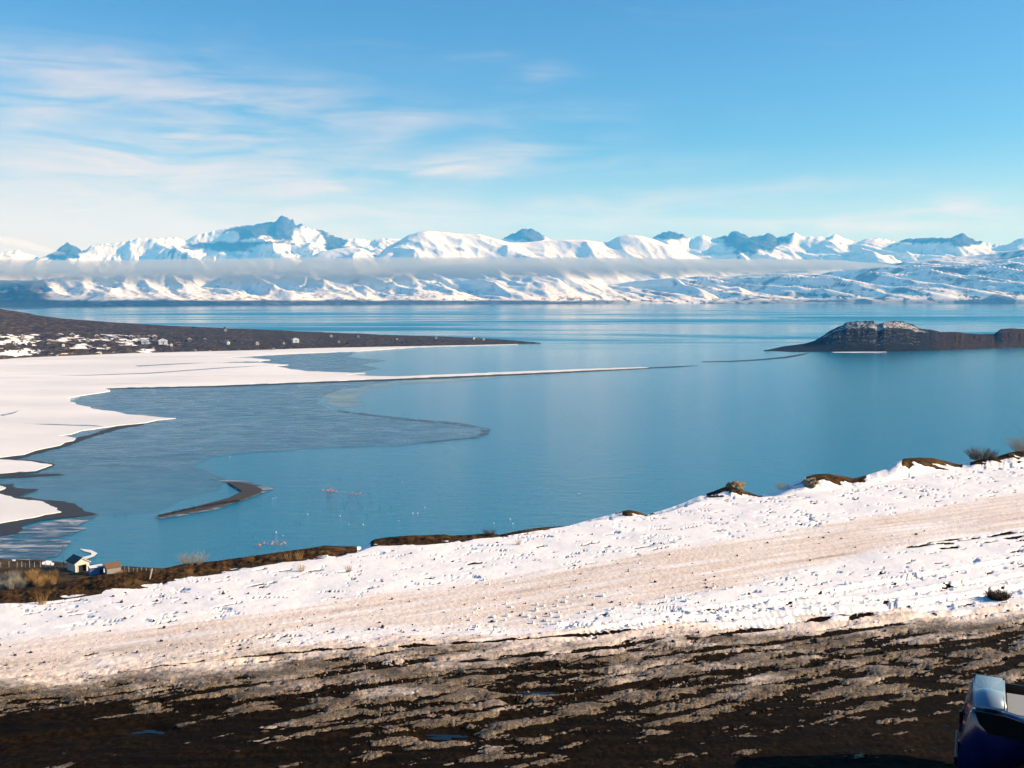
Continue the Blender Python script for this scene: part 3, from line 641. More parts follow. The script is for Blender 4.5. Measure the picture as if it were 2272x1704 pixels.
# dark wet wheel line at the road's right edge
def track(pts):
    w = np.array([at_z(u, v, ZB) for u, v in pts]); o = np.argsort(w[:, 0]); w = w[o]
    y = np.interp(X, w[:, 0], w[:, 1]); ins = sst(X, w[0, 0] - 0.2, w[0, 0] + 0.8) * sst(X, w[-1, 0] + 8.2, w[-1, 0] + 7.0)
    slope = (w[-1, 1] - w[0, 1]) / (w[-1, 0] - w[0, 0]); c = 1 / math.hypot(1, slope)
    y = y + np.maximum(0, X - w[-1, 0]) * slope
    return (Y - y) * c, ins
dist, ins = track([(1990, 1222), (2100, 1205), (2200, 1190), (2272, 1180)])
wheel = np.exp(-(dist / 0.20) ** 2) * ins * sst(fbm(S / 1.2, T / 0.3, 3, 33), -0.35, 0.0)
dist2, ins2 = track([(2060, 1226), (2272, 1192)])
wheel = np.maximum(wheel, np.exp(-(dist2 / 0.13) ** 2) * ins2 * sst(fbm(S / 0.8, T / 0.3, 3, 34), -0.1, 0.1))
snow = snow * (1 - wheel)
# dirtiness of what snow there is
dirt = 0.06 + 0.37 * on_road * (0.9 + 0.35 * fbm(S / 5, T / 0.35, 4, 101) / 0.3) + below * np.interp(depthf, [0, 0.3, 1, 2], [0.42, 0.72, 0.84, 0.80])
greyl = sst(Y, yT + 0.4 - 1.0, yB - 0.1) * sst(X, -2.5, -8)      # slushy left end of the road
dirt = np.maximum(dirt, greyl * 0.58 + 0.1 * fbm(S / 3, T / .25, 4, 102))
dirt = dirt - below * lft * 0.20 * sst(depthf, 0.95, 0.3) + below * (0.34 * fbm(X / 1.9, Y / 0.8, 4, 104) + 0.0)
dirt = np.clip(dirt + 0.10 * fbm(S / 1.5, T / 0.3, 4, 103), 0, 1)
# --- relief
Z = np.full_like(X, ZB) + 0.10 * fbm(X / 9, Y / 9, 3, 111) - 0.10 * fbm(np.array([0.]), np.array([2.]), 3, 111)[0]
soil = 0.035 * fbm(X / 0.55, Y / 0.45, 5, 121, .6) + 0.02 * fbm(S / 2.5, T / 0.35, 4, 122)
lump = 0.055 * fbm(X / 2.2, Y / 1.3, 3, 131, 0.4) + 0.006 * fbm(X / 0.35, Y / 0.28, 3, 132, 0.5)
foot = fbm(X / 0.85, Y / 0.34, 4, 141, .55) / 0.25
foot2 = fbm(X / 1.6, Y / 1.3, 3, 142) / 0.25
fur = fbm((X * .99 + Y * .14) / 2.6, (Y * .99 - X * .14) / 0.30, 4, 143, .5) / .25
pits = -0.11 * sst(foot + 0.6 * foot2, 1.9, 2.3) - 0.07 * sst(fur + .5 * foot2, 1.7, 2.1)
roadr = 0.022 * fbm(S / 6.0, T / 0.22, 4, 151) + 0.008 * fbm(X / 0.15, Y / 0.15, 3, 152)
crust = 0.055 * fbm(S / 1.1, T / 0.26, 5, 161, 0.6) + 0.010 * fbm(X / 0.16, Y / 0.16, 3, 162)
Z = Z + soil * (1 - 0.8 * snow * clean - 0.7 * on_road) + snow * (clean * (0.05 + lump + pits) + on_road * (0.035 + roadr) + below * (0.018 + crust * 0.7 + 0.13 * np.clip(cdf - (1 - cov_dirt) + .05, 0, .28)))
# tyre tracks pressed into the snow
for pts, wd, dp in [([(1240, 1424), (1450, 1392), (1650, 1372), (1950, 1354), (2272, 1306)], 0.17, 0.10), ([(1260, 1412), (1450, 1380), (1650, 1352), (1950, 1330), (2272, 1280)], 0.15, 0.08),
                    ([(1500, 1366), (1750, 1330), (2000, 1290), (2272, 1243)], 0.14, 0.07), ([(1560, 1400), (1760, 1382), (2000, 1374), (2272, 1352)], 0.15, 0.08)]:
    d, i_ = track(pts); w = np.exp(-(d / wd) ** 4) * i_
    edge = np.exp(-((np.abs(d) - wd * 1.35) / 0.06) ** 2) * i_
    Z = Z - w * (dp + 0.018 * np.sin(2 * math.pi * (S / 0.17 + 0.4 * np.sign(d)))) * (0.4 + 0.6 * snow) + edge * 0.06 * (0.6 + fbm(X / .3, Y / .3, 3, 5))
# older ruts worn through the slush
for pts, wd in [([(-200, 1640), (0, 1612), (500, 1530), (900, 1480), (1300, 1446)], .16), ([(-200, 1680), (0, 1654), (500, 1568), (950, 1510), (1350, 1474)], .16), ([(500, 1690), (1000, 1590), (1500, 1510), (2000, 1440), (2272, 1405)], .14), ([(200, 1500), (700, 1447), (1000, 1432)], .10)]:
    d, i_ = track(pts); d = d + .12 * fbm(S / 1.5, T / 1.5, 3, 17); w = np.exp(-(d / wd) ** 4) * i_ * sst(fbm(S / 1.4, T / .5, 3, 18), -.35, .05)
    Z = Z - .035 * w + .02 * np.exp(-((np.abs(d) - wd * 1.5) / .07) ** 2) * i_; snow = snow * (1 - .85 * w)
# puddle hollows
PUD = [(1190, 1532, 0.50, 0.10), (988, 1628, 0.42, 0.13), (1150, 1560, 0.2, 0.05), (330, 1618, 0.35, 0.08), (1110, 1534, 0.2, .06)]
pud_xy = []
for (u, v, a_, b_) in PUD:
    px, py = at_z(u, v, ZB); q = ((X - px) / (a_ * 1.5)) ** 2 + ((Y - py) / (b_ * 2.4)) ** 2
    wq = np.exp(-q * q); Z = Z * (1 - wq) + (ZB - 0.07) * wq; snow = snow * (1 - wq); pud_xy.append((px, py, a_, b_))
# --- berm along the brink
k2 = np.clip((R - d_b[None]) / (d_c - d_b)[None], 0, 1)
inb = R > d_b[None]
rise = np.sin(k2 * math.pi / 2)
brown_c = np.zeros_like(az); ucol = 1136 + F * np.tan(az) * 1.0
ac = [np.interp(ucol, [a, b], [0, 1]) for a, b in BROWN]
for a, b in BROWN:
    aa, ab = az_el(a, 1180)[0], az_el(b, 1180)[0]
    brown_c = np.maximum(brown_c, sst(az, aa - 0.003, aa + 0.003) * sst(az, ab + 0.003, ab - 0.003))
zb_edge = Z[N1 - 1][None]
zberm = zb_edge + (z_c[None] - zb_edge) * rise
clod = 0.10 * fbm(X / 0.5, Y / 0.5, 5, 171, .6) + 0.06 * ridged(X / 0.35, Y / 0.3, 3, 172) - 0.03
zberm = zberm + clod * np.sin(k2 * math.pi) * (0.35 + 0.65 * brown_c[None])
past = np.maximum(R - d_c[None], 0)
zslope = z_c[None] - past * 0.85 + 0.6 * fbm(X / 5, Y / 5, 4, 181) * np.clip(past / 4, 0, 1)
yard = 2.2 + 0.5 * fbm(X / 22, Y / 22, 4, 191)
beach = np.clip((d_s[None] - R) / 22, -0.8, 1)
flat = yard * np.clip(beach * 1.2, -1, 1)
zout = np.where(past > 0, np.maximum(zslope, flat), zberm)
Z = np.where(inb, zout, Z)
nz = fbm(X / 1.1, Y / 0.5, 4, 201) / 0.2
# snow creeping up the mounds on the right, bare earth on top
rightish = sst(az, az_el(1270, 1180)[0], az_el(1400, 1180)[0])[None]
bare = brown_c[None] * sst(k2 + 0.10 * nz, 0.02 + 0.30 * rightish, 0.10 + 0.42 * rightish)
bm_ = np.where(inb & (past <= 0.7), bare, 0)
yardm = np.where(past > 0.7, 1.0, 0.0)
n_y = fbm(X / 9, Y / 16, 5, 211) / 0.2
yard_snow = np.where(R > 200, sst(n_y, 1.25, 1.6), 0)
snow = np.where(inb, np.where(past > 0.7, yard_snow, 1 - bare), snow)
snow = np.where(inb & (past <= 0.7), snow * (1 - 0.9 * sst(nz, 1.5, 1.8)), snow)
dirt = np.where(inb, 0.06, dirt)
GX, GY, GZ = X, Y, Z

bmat, g = material('snow_earth_and_ice'); p = g.pos()
sp = g.scaled(p, (1, 1, 1), -ALPHA)
fine = g.noise(p, 9.0, 5, 0.65); micro = g.noise(p, 38.0, 4, 0.65); lane = g.noise(g.scaled(p, (0.35, 5.0, 1), -ALPHA), 1.0, 5, 0.6)
mid = g.noise(g.scaled(p, (0.6, 2.2, 1), -ALPHA), 2.6, 6, 0.7)
sa = g.math('ADD', g.attr('snow'), g.math('MULTIPLY', g.math('ADD', g.math('MULTIPLY', g.math('SUBTRACT', fine, 0.5), 0.6), g.math('SUBTRACT', mid, 0.5)), g.ss(g.attr('dirt'), .3, .6, .6, 1.5)))
mask = g.ss(sa, 0.40, 0.56)
soilc = g.mix(g.ss(fine, 0.35, 0.68), C(.0040, .0027, .0017), C(.019, .0115, .0052)); soilc = g.mix(g.ss(lane, 0.42, 0.62), soilc, C(.0048, .0036, .0028))
bermc = g.mix(g.ss(fine, 0.34, 0.66), C(.012, .0075, .004), C(.068, .038, .016)); bermc = g.mix(g.ss(g.noise(p, 1.1, 4), .48, .66), bermc, C(.095, .055, .02))
yardc = g.mix(g.ss(g.noise(p, 0.12, 6, .7), .35, .6), C(.016, .013, .011), C(.085, .055, .022))
earth = g.mix(g.attr('berm'), soilc, bermc); earth = g.mix(g.attr('yard'), earth, yardc)
white = C(.88, .865, .86); tan_ = g.mix(lane, C(.70, .58, .485), C(.84, .73, .645)); grey = g.mix(g.ss(micro, .35, .65), C(.040, .031, .021), C(.30, .235, .165)); grey = g.mix(g.ss(mid, .36, .62, .75, 0.), grey, C(.050, .039, .026))
dd = g.math('ADD', g.attr('dirt'), g.math('MULTIPLY', g.math('SUBTRACT', fine, 0.5), 0.35))
sc = g.mix(g.ss(dd, 0.10, 0.48), white, tan_); sc = g.mix(g.ss(dd, 0.50, 0.85), sc, grey)
grit = g.math('MULTIPLY', g.ss(g.noise(g.scaled(p, (1, 1.0, 1)), 16.0, 3, 0.6), 0.66, 0.72), g.ss(dd, 0.05, 0.35, 0.12, 0.75))
sc = g.mix(grit, sc, C(.085, .065, .048))
g.put(g.b.inputs['Base Color'], g.mix(mask, earth, sc))
g.put(g.b.inputs['Roughness'], g.mix(mask, C(.85, .85, .85), C(.62, .62, .62))); g.put(g.b.inputs['Specular IOR Level'], g.mix(mask, C(.05, .05, .05), C(.2, .2, .2)))
g.put(g.b.inputs['Normal'], g.bump(g.math('ADD', g.math('MULTIPLY', fine, 1.0), g.math('ADD', g.math('MULTIPLY', micro, 0.45), g.math('MULTIPLY', mask, 0.5))), g.math('MULTIPLY_ADD', g.math('MULTIPLY', mask, g.ss(dd, .6, .1)), -0.38, 0.55), 0.05))
o = link('roadside_ground', gridmesh('roadside_ground', X, Y, Z, bmat, {'snow': snow, 'dirt': dirt, 'berm': bm_, 'yard': yardm}))
tag(o, kind='structure')

def ground_z(x, y):
    a = math.atan2(x, y); r = math.hypot(x, y); j = int(np.clip(np.searchsorted(az, a), 1, len(az) - 1))
    return float(np.interp(r, R[:, j], Z[:, j]))

# hillside under the photographer
xs = np.linspace(-26, 26, 80); ys = np.linspace(-40, 13.5, 60); XX, YY = np.meshgrid(xs, ys)
ZZ = np.where(YY < 0, 88.3 - YY * 0.12, 88.3 - np.clip(YY, 0, 11.5) * (6.45 / 11.5)) + 0.05 * fbm(XX / 1.5, YY / 1.5, 4, 3); ZZ = np.where(YY > 11.4, 81.6 - (YY - 11.4) * .4, ZZ)
zero = np.zeros_like(XX)
tag(link('hillside', gridmesh('hillside', XX, YY, ZZ, bmat, {'snow': zero, 'dirt': zero, 'berm': zero, 'yard': zero})), kind='structure')

pudm, g = material('puddle_water'); g.b.inputs['Base Color'].default_value = C(.006, .010, .016); g.b.inputs['Roughness'].default_value = 0.06; g.b.inputs['IOR'].default_value = 1.33
for i, (px, py, a_, b_) in enumerate(pud_xy):
    vs_ = []
    for k in range(28):
        t = 2 * math.pi * k / 28; q = 0.85 + 0.30 * math.sin(3 * t + i) + 0.2 * math.sin(5 * t + 2 * i) + .12 * math.sin(9 * t + i)
        vs_.append((px + a_ * q * math.cos(t), py + b_ * q * math.sin(t), ZB - 0.058))
    tag(link('puddle', pymesh('puddle', vs_, [tuple(range(28))], pudm)), kind='structure')

# ================================================================== OBJECT HELPERS
def box(bm, x0, x1, y0, y1, z0, z1, mi=0):
    v = [bm.verts.new(q) for q in [(x0, y0, z0), (x1, y0, z0), (x1, y1, z0), (x0, y1, z0), (x0, y0, z1), (x1, y0, z1), (x1, y1, z1), (x0, y1, z1)]]
    for f in [(3, 2, 1, 0), (4, 5, 6, 7), (0, 1, 5, 4), (1, 2, 6, 5), (2, 3, 7, 6), (3, 0, 4, 7)]:
        bm.faces.new([v[k] for k in f]).material_index = mi

def part(name, mat, parent, build, smooth=False, bevel=0.0):
    bm = bmesh.new(); build(bm)
    if bevel: bmesh.ops.bevel(bm, geom=bm.edges[:], offset=bevel, segments=3, affect='EDGES', clamp_overlap=True)
    bmesh.ops.recalc_face_normals(bm, faces=bm.faces)
    return link(name, bmmesh(name, bm, mat, smooth), parent)

def prism(bm, poly, y0, y1):
    """extrude an x-z outline along y"""
    a = [bm.verts.new((x, y0, z)) for x, z in poly]; b = [bm.verts.new((x, y1, z)) for x, z in poly]
    bm.faces.new(a); bm.faces.new(b[::-1])
    for k in range(len(poly)): bm.faces.new([a[k], b[k], b[(k + 1) % len(poly)], a[(k + 1) % len(poly)]])

def cyl(bm, p0, p1, r0, r1, n=8):
    p0, p1 = Vector(p0), Vector(p1); d = (p1 - p0).normalized(); q = d.to_track_quat('Z', 'Y')
    a = [bm.verts.new(p0 + q @ Vector((r0 * math.cos(2 * math.pi * k / n), r0 * math.sin(2 * math.pi * k / n), 0))) for k in range(n)]
    b = [bm.verts.new(p1 + q @ Vector((r1 * math.cos(2 * math.pi * k / n), r1 * math.sin(2 * math.pi * k / n), 0))) for k in range(n)]
    for k in range(n): bm.faces.new([a[k], a[(k + 1) % n], b[(k + 1) % n], b[k]])
    bm.faces.new(a[::-1]); bm.faces.new(b)

def copy_tree(o, parent=None):
    c = o.copy(); COL.objects.link(c); c.parent = parent
    for ch in list(o.children): copy_tree(ch, c)
    return c

def face_cam(x, y, extra=0.0): return math.atan2(-x, y) + extra      # rotation so that local -Y looks back at the camera

def on_crest(u, back=0.0):
    a = az_el(u, 1150)[0]; r = float(np.interp(a, az, d_c)) - back; x, y = r * math.sin(a), r * math.cos(a); return x, y, ground_z(x, y)

def on_bench(u, v):
    x, y = at_z(u, v, ZB); return x, y, ground_z(x, y)

M_white = simple('painted_white_boards', (.52, .50, .47), .7, .12, 2)
M_greyboard = simple('weathered_grey_boards', (.26, .25, .23), .85, .3, 2)
M_darkroof = simple('dark_sheet_roof', (.022, .024, .028), .6, .3, 1)
M_dark = simple('dark_interior', (.006, .006, .006), .9, .2, 1)
M_blue = simple('blue_painted_wall', (.045, .12, .30), .7, .2, 1)
M_snow = simple('clean_snow', (.86, .84, .83), .8, .05, 2)
M_brownroof = simple('rusty_brown_roof', (.17, .10, .05), .85, .35, 1.5)
M_wood = simple('weathered_wood', (.12, .10, .08), .85, .35, 6)
M_wire = simple('galvanised_wire', (.22, .22, .22), .5, .1, 1, metal=.8)
M_brick = simple('brown_house_wall', (.07, .052, .045), .85, .25, 1)
M_pale = simple('pale_blue_house_wall', (.36, .43, .50), .8, .15, 1)

# ================================================================== LAKESIDE YARD
def yard_at(u, v):
    x, y = at_z(u, v, 2.2); return x, y, ground_z(x, y)
x, y, z = yard_at(174, 1262)
hut = empty('boat_hut', (x, y, z - 0.1), face_cam(x, y, rad(24)))
tag(hut, 'small white gabled hut with a wide dark doorway beside the lake', 'hut')
W, D, H, AP = 2.3, 2.9, 3.3, 4.7
def hut_front(bm):
    dw, dh = 1.35, 2.35
    for poly in [[(-W, 0), (-dw, 0), (-dw, dh), (-W, dh)], [(dw, 0), (W, 0), (W, dh), (dw, dh)], [(-W, dh), (W, dh), (W, H), (0, AP - .1), (-W, H)]]: prism(bm, poly, -D, -D + 0.12)
def hut_sides(bm):
    box(bm, -W, -W + .12, -D + .12, D, 0, H - .02); box(bm, W - .12, W, -D + .12, D, 0, H - .02)
    prism(bm, [(-W + .12, 0), (W - .12, 0), (W - .12, H), (0, AP - .15), (-W + .12, H)], D - .12, D)
part('front_wall', M_white, hut, hut_front); part('side_wall', M_white, hut, hut_sides)
for s in (-1, 1):
    part('roof_panel', M_darkroof, hut, lambda bm: prism(bm, [(0, AP), (s * (W + .45), H - .28), (s * (W + .45), H - .16), (0, AP + .13)], -D - .35, D + .35))
    part('gable_board', M_white, hut, lambda bm: prism(bm, [(0, AP - .30), (s * (W + .44), H - .56), (s * (W + .44), H - .29), (0, AP - .01)], -D - .34, -D - .26))
    part('door_post', M_white, hut, lambda bm: box(bm, s * 1.42 - .12, s * 1.42 + .12, -D - .08, -D - .003, 0, 2.42))
part('door_lintel', M_white, hut, lambda bm: box(bm, -1.54, 1.54, -D - .09, -D - .003, 2.43, 2.62))
part('interior_shade', M_dark, hut, lambda bm: box(bm, -W + .14, W - .14, -D + .9, D - .15, .02, H - .1))  # black block painted in for the shade inside the open doorway
x, y, z = yard_at(213, 1272)
sh = empty('blue_shed', (x, y, z - .1), face_cam(x, y, rad(10)))
tag(sh, 'low blue shed with snow on its flat roof', 'shed')
part('wall', M_blue, sh, lambda bm: box(bm, -2.05, 2.05, -1.4, 1.4, 0, 2.35))
rf = part('roof', M_darkroof, sh, lambda bm: prism(bm, [(-2.2, 2.36), (2.2, 2.36), (2.2, 2.5), (-2.2, 2.5)], -1.6, 1.6))
part('snow_cover', M_snow, rf, lambda bm: box(bm, -2.15, 2.15, -1.55, 1.55, 2.503, 2.68), bevel=.06)
part('door', M_dark, sh, lambda bm: box(bm, .9, 1.7, -1.45, -1.403, 0, 1.9))
x, y, z = yard_at(251, 1273)
sh = empty('board_shed', (x, y, z - .1), face_cam(x, y, rad(14)))
sh.scale = (.86, .86, .92)
tag(sh, 'grey wooden board shed with a brown sloping roof', 'shed')
for k in range(13): part('wall_board', M_greyboard, sh, lambda bm: box(bm, -2.5 + k * .385, -2.5 + k * .385 + .365, -1.6 - .02 * (k % 2), -1.5, 0, 2.7))
part('side_wall', M_greyboard, sh, lambda bm: (box(bm, -2.5, -2.4, -1.49, 1.6, 0, 2.7), box(bm, 2.39, 2.49, -1.49, 1.6, 0, 2.7), box(bm, -2.39, 2.38, 1.5, 1.6, 0, 2.7)))
def shed_roof(bm):
    v = [bm.verts.new(q) for q in [(-2.8, -1.9, 2.72), (2.8, -1.9, 2.72), (2.8, 1.9, 3.9), (-2.8, 1.9, 3.9), (-2.8, -1.9, 2.84), (2.8, -1.9, 2.84), (2.8, 1.9, 4.02), (-2.8, 1.9, 4.02)]]
    for f in [(3, 2, 1, 0), (4, 5, 6, 7), (0, 1, 5, 4), (1, 2, 6, 5), (2, 3, 7, 6), (3, 0, 4, 7)]: bm.faces.new([v[k] for k in f])
part('roof', M_brownroof, sh, shed_roof)
x, y, z = yard_at(142, 1262)
po = empty('utility_pole', (x, y, z - .3)); tag(po, 'tall thin wooden utility pole beside the white hut', 'utility pole')
part('pole', M_wood, po, lambda bm: cyl(bm, (0, 0, 0), (0, 0, 8.8), .15, .10))
part('crossarm', M_wood, po, lambda bm: box(bm, -.7, .7, -.16, -.06, 8.1, 8.25))
for s in (-.55, 0, .55): part('insulator', M_white, po, lambda bm: cyl(bm, (s, -.11, 8.25), (s, -.11, 8.45), .06, .04, 6))
def fence(us, vs_, label, h):
    pts = [yard_at(u, v) for u, v in zip(us, vs_)]; root = empty('wire_fence', pts[0]); tag(root, label, 'fence')
    b = Vector(pts[0]); r = random.Random(len(us))
    for q in pts:
        d = Vector(q) - b; hh = h * r.uniform(.8, 1.2); tl = r.uniform(-.12, .12)
        part('post', M_greyboard, root, lambda bm: cyl(bm, (d.x, d.y, d.z - .3), (d.x + tl, d.y, d.z + hh), .13, .10, 6))
    def wires(bm):
        for a, c in zip(pts[:-1], pts[1:]):
            for hz in (.45, .85, 1.2):
                cyl(bm, (a[0] - b.x, a[1] - b.y, a[2] - b.z + hz), (c[0] - b.x, c[1] - b.y, c[2] - b.z + hz), .012, .012, 3)
    part('wire', M_wire, root, wires)
fence([-30, -14, 2, 20, 38, 48, 57, 66, 76, 90, 101, 112, 122, 132], [1257, 1257, 1258, 1258, 1258, 1257, 1258, 1258, 1257, 1258, 1259, 1259, 1260, 1260], 'pale post and wire fence running from the hut along the mud shore', 1.9)
fence([276, 286, 296, 304, 314, 324, 334, 344, 355, 366, 378, 390], [1266, 1266, 1267, 1267, 1268, 1268, 1269, 1269, 1270, 1270, 1271, 1272], 'post and wire fence running from the board shed along the shore', 1.7)

# ---------------------------------------------------------------- twiggy plants
def twig_mesh(name, n, h, spread, thick, mat, seed, sub=3, curl=.25):
    r = random.Random(seed); V = []; Fc = []
    def stem(p, d, L, t, seg):
        base = len(V); q = Vector(p); dd = Vector(d).normalized(); pts = [q.copy()]
        for k in range(seg):
            dd = (dd + Vector((r.uniform(-curl, curl), r.uniform(-curl, curl), r.uniform(-.05, .12)))).normalized(); q = q + dd * (L / seg); pts.append(q.copy())
        for k, w in enumerate(pts):
            tt = t * (1 - .85 * k / seg)
            for a in range(3): V.append(w + Vector((tt * math.cos(2.1 * a), tt * math.sin(2.1 * a), 0)))
        for k in range(seg):
            for a in range(3): Fc.append((base + k * 3 + a, base + k * 3 + (a + 1) % 3, base + (k + 1) * 3 + (a + 1) % 3, base + (k + 1) * 3 + a))
        return pts, dd
    for i in range(n):
        a = r.uniform(0, 2 * math.pi); rr = spread * .35 * math.sqrt(r.random()); L = h * r.uniform(.6, 1.05)
        d = (math.cos(a) * r.uniform(.05, .75) * spread / h, math.sin(a) * r.uniform(.05, .75) * spread / h, 1)
        pts, dd = stem((rr * math.cos(a), rr * math.sin(a), -.05 * h), d, L, thick, 4)
        for k in range(sub):
            w = pts[r.randint(1, 3)]; stem(w, (dd.x + r.uniform(-.9, .9), dd.y + r.uniform(-.9, .9), .8), L * r.uniform(.2, .45), thick * .55, 2)
    return pymesh(name, V, Fc, mat)
M_straw = simple('straw_twigs', (.27, .165, .055), .9, .35, 2)
M_greytwig = simple('grey_twigs', (.24, .23, .19), .9, .3, 2)
M_darktwig = simple('dark_brown_twigs', (.030, .018, .012), .9, .4, 8)
M_tantwig = simple('tan_twigs', (.16, .12, .075), .9, .3, 8)
w1 = [twig_mesh('willow_twigs', 130, 3.6, 2.6, .05, M_straw, k) for k in (1, 2, 3)]
w2 = [twig_mesh('grey_twigs', 130, 3.4, 3.0, .05, M_greytwig, k) for k in (4, 5)]
for i, (u, v) in enumerate([(68, 1298), (79, 1300), (88, 1304), (97, 1302), (106, 1300), (116, 1300), (126, 1297), (74, 1284), (96, 1290), (120, 1284), (268, 1274), (275, 1272)]):
    x, y, z = yard_at(u, v); o = link('straw_shrub', w1[i % 3], None, (x, y, z)); s = random.uniform(.75, 1.1) * (.6 if u > 200 else 1)
    o.scale = (s, s, s); o.rotation_euler = (0, 0, i * 1.3)
    tag(o, 'straw coloured leafless shrub beside the board shed' if u > 200 else 'straw coloured leafless shrub in the thicket before the white hut', 'shrub', 'straw shrubs by the board shed' if u > 200 else 'straw shrubs in the lakeside thicket')
for i, (u, v) in enumerate([(-30, 1310), (-12, 1308), (3, 1308), (14, 1306), (26, 1308), (36, 1304), (46, 1306), (8, 1292), (30, 1290)]):
    x, y, z = yard_at(u, v); o = link('grey_shrub', w2[i % 2], None, (x, y, z)); s = random.uniform(.75, 1.1); o.scale = (s, s, s); o.rotation_euler = (0, 0, i * 1.7)
    tag(o, 'grey leafless shrub next to the straw coloured thicket by the shore', 'shrub', 'grey shrubs in the lakeside thicket')

# ================================================================== PLANTS AND STONES ALONG THE BRINK
def place(name, me, loc, label, cat, scale=(1, 1, 1), rz=0., group=None):
    o = link(name, me, None, loc); o.scale = scale; o.rotation_euler = (0, 0, rz); return tag(o, label, cat, group)
place('dark_shrub', twig_mesh('dark_shrub', 170, .68, 1.4, .011, M_darktwig, 11, 4, .4), on_crest(2172), 'dark leafless shrub on top of a bare earth mound at the brink', 'shrub')
place('pale_shrub', twig_mesh('pale_shrub', 90, .85, 1.1, .008, M_tantwig, 12, 5, .45), on_crest(2262), 'thin tan leafless shrub on the highest snowy mound of the brink', 'shrub')
place('pale_shrub', twig_mesh('low_pale_shrub', 110, .42, .8, .006, M_greytwig, 13, 4, .45), on_crest(425, .1), 'low pale twiggy shrub on the long brown earth bank', 'shrub')
place('pale_shrub', twig_mesh('small_tan_shrub', 50, .38, .6, .006, M_tantwig, 15, 4, .45), on_crest(1735, .1), 'small tan shrub between two mounds in the snow at the brink', 'shrub')
place('dark_shrub', twig_mesh('dark_tuft', 60, .25, .5, .007, M_darktwig, 16, 4, .45), on_crest(1085, .2), 'small dark twiggy tuft on the end of the brown earth bank', 'shrub')
place('dark_shrub', twig_mesh('round_dark_tuft', 260, .28, .55, .012, M_darktwig, 17, 4, .5), on_bench(2214, 1332), 'round dark brown tuft standing in tracked snow below the road', 'shrub')
gr = [twig_mesh('grass_tuft', 40, .36, .28, .0045, M_straw, k, 1, .2) for k in (21, 22)]
for i, (u, v, s, lb) in enumerate([(668, 1272, .8, 'small dry grass tuft in the snow below the brown earth bank'), (772, 1275, .75, 'small dry grass tuft in the snow below the brown earth bank'), (662, 1252, .86, 'dry grass tuft at the foot of the brown earth bank'),
                                   (640, 1250, .9, 'dry grass tuft at the foot of the brown earth bank'), (95, 1340, .9, 'dry grass tuft at the foot of the brown earth bank'), (1150, 1212, .6, 'small dry grass tuft in the snow below the brown earth bank')]):
    place('grass_tuft', gr[i % 2], on_bench(u, v) if u != 662 and u != 640 else on_crest(u, 1.6), lb, 'grass', (s, s, s), i, 'dry grass tufts on the snow' if s < .85 else 'dry grass tufts at the foot of the bank')
def rock_mesh(name, mat, seed, sub=3, flat=.7):
    bm = bmesh.new(); bmesh.ops.create_icosphere(bm, subdivisions=sub, radius=1)
    co = np.array([v.co for v in bm.verts]); d = 1 + .28 * fbm(co[:, 0] * 1.3 + seed, co[:, 1] * 1.3 + co[:, 2], 3, seed) / .3 + .10 * fbm(co[:, 0] * 4, co[:, 1] * 4 + co[:, 2] * 3, 3, seed + 1) / .3
    for v, k in zip(bm.verts, d): v.co = Vector((v.co.x * k, v.co.y * k, v.co.z * k * flat))
    return bmmesh(name, bm, mat)
M_rock = simple('tan_boulder', (.15, .125, .075), .9, .5, 3, bump=.5)
x, y, z = on_crest(1630, .35); place('boulder', rock_mesh('boulder', M_rock, 3), (x, y, z + .06), 'tan angular boulder sitting on top of a bare earth mound', 'boulder', (.40, .30, .30), .4)
x, y, z = on_crest(1797, 1.3); place('boulder', rock_mesh('low_boulder', M_rock, 9), (x, y, z + .06), 'dark boulder half buried in snow at the foot of a mound', 'boulder', (.36, .28, .30), 1.)
x, y, z = on_crest(328, 1.0)
st = link('wooden_stake', bpy.data.meshes.new('x'), None, (x, y, z)); bm = bmesh.new(); box(bm, -.018, .018, -.012, .012, -.05, .30); bmesh.ops.bevel(bm, geom=bm.edges[:], offset=.004, segments=1, affect='EDGES'); st.data = bmmesh('wooden_stake', bm, M_white); st.rotation_euler = (0, rad(14), .3)
tag(st, 'short pale wooden stake leaning on the brown earth bank', 'stake')
# loose crumbs of snow thrown up by wheels, and small stones: too many to count
def crumbs(name, n, mat, smin, smax, zone, seed):
    r = np.random.default_rng(seed); bm0 = bmesh.new(); bmesh.ops.create_icosphere(bm0, subdivisions=1, radius=1); bv = np.array([v.co for v in bm0.verts]); bf = np.array([[v.index for v in f.verts] for f in bm0.faces]); bm0.free()
    V = []; Fc = []; k = 0
    while k < n:
        u = r.uniform(-300, 2500); v = zone(u, r)
        if v > 3000: continue
        x, y = at_z(u, v, ZB); 
        a = math.atan2(x, y); rr = math.hypot(x, y)
        if not (11 < rr < float(np.interp(a, az, d_b)) - .2): continue
        s = smin + (smax - smin) * r.random() ** 3; z = ground_z(x, y)
        q = bv * (s * r.uniform(.6, 1.3, 3)) * r.uniform(.75, 1.25, (len(bv), 1)); V.append(q + np.array([x, y, z + s * .3])); Fc.append(bf + k * len(bv)); k += 1
    me = pymesh(name, np.concatenate(V), np.concatenate(Fc), mat); o = link(name, me); tag(o, kind='stuff'); return o
def lineV(pts): 
    a = np.array(pts, float); return lambda u: float(np.interp(u, a[:, 0], a[:, 1]))
dl = lineV([(-300, 1500), (0, 1475), (700, 1405), (1000, 1405), (1250, 1400), (1600, 1385), (2000, 1360), (2500, 1340)])
M_dirtysnow = simple('dirty_snow_crumbs', (.20, .155, .11), .85, .3, 9); M_stone = simple('dark_stones', (.03, .024, .02), .9, .4, 9)
crumbs('snow_crumbs', 600, M_snow, .012, .06, lambda u, r: dl(u) - abs(r.normal(0, 45)) if u > 1000 else 9999, 5)
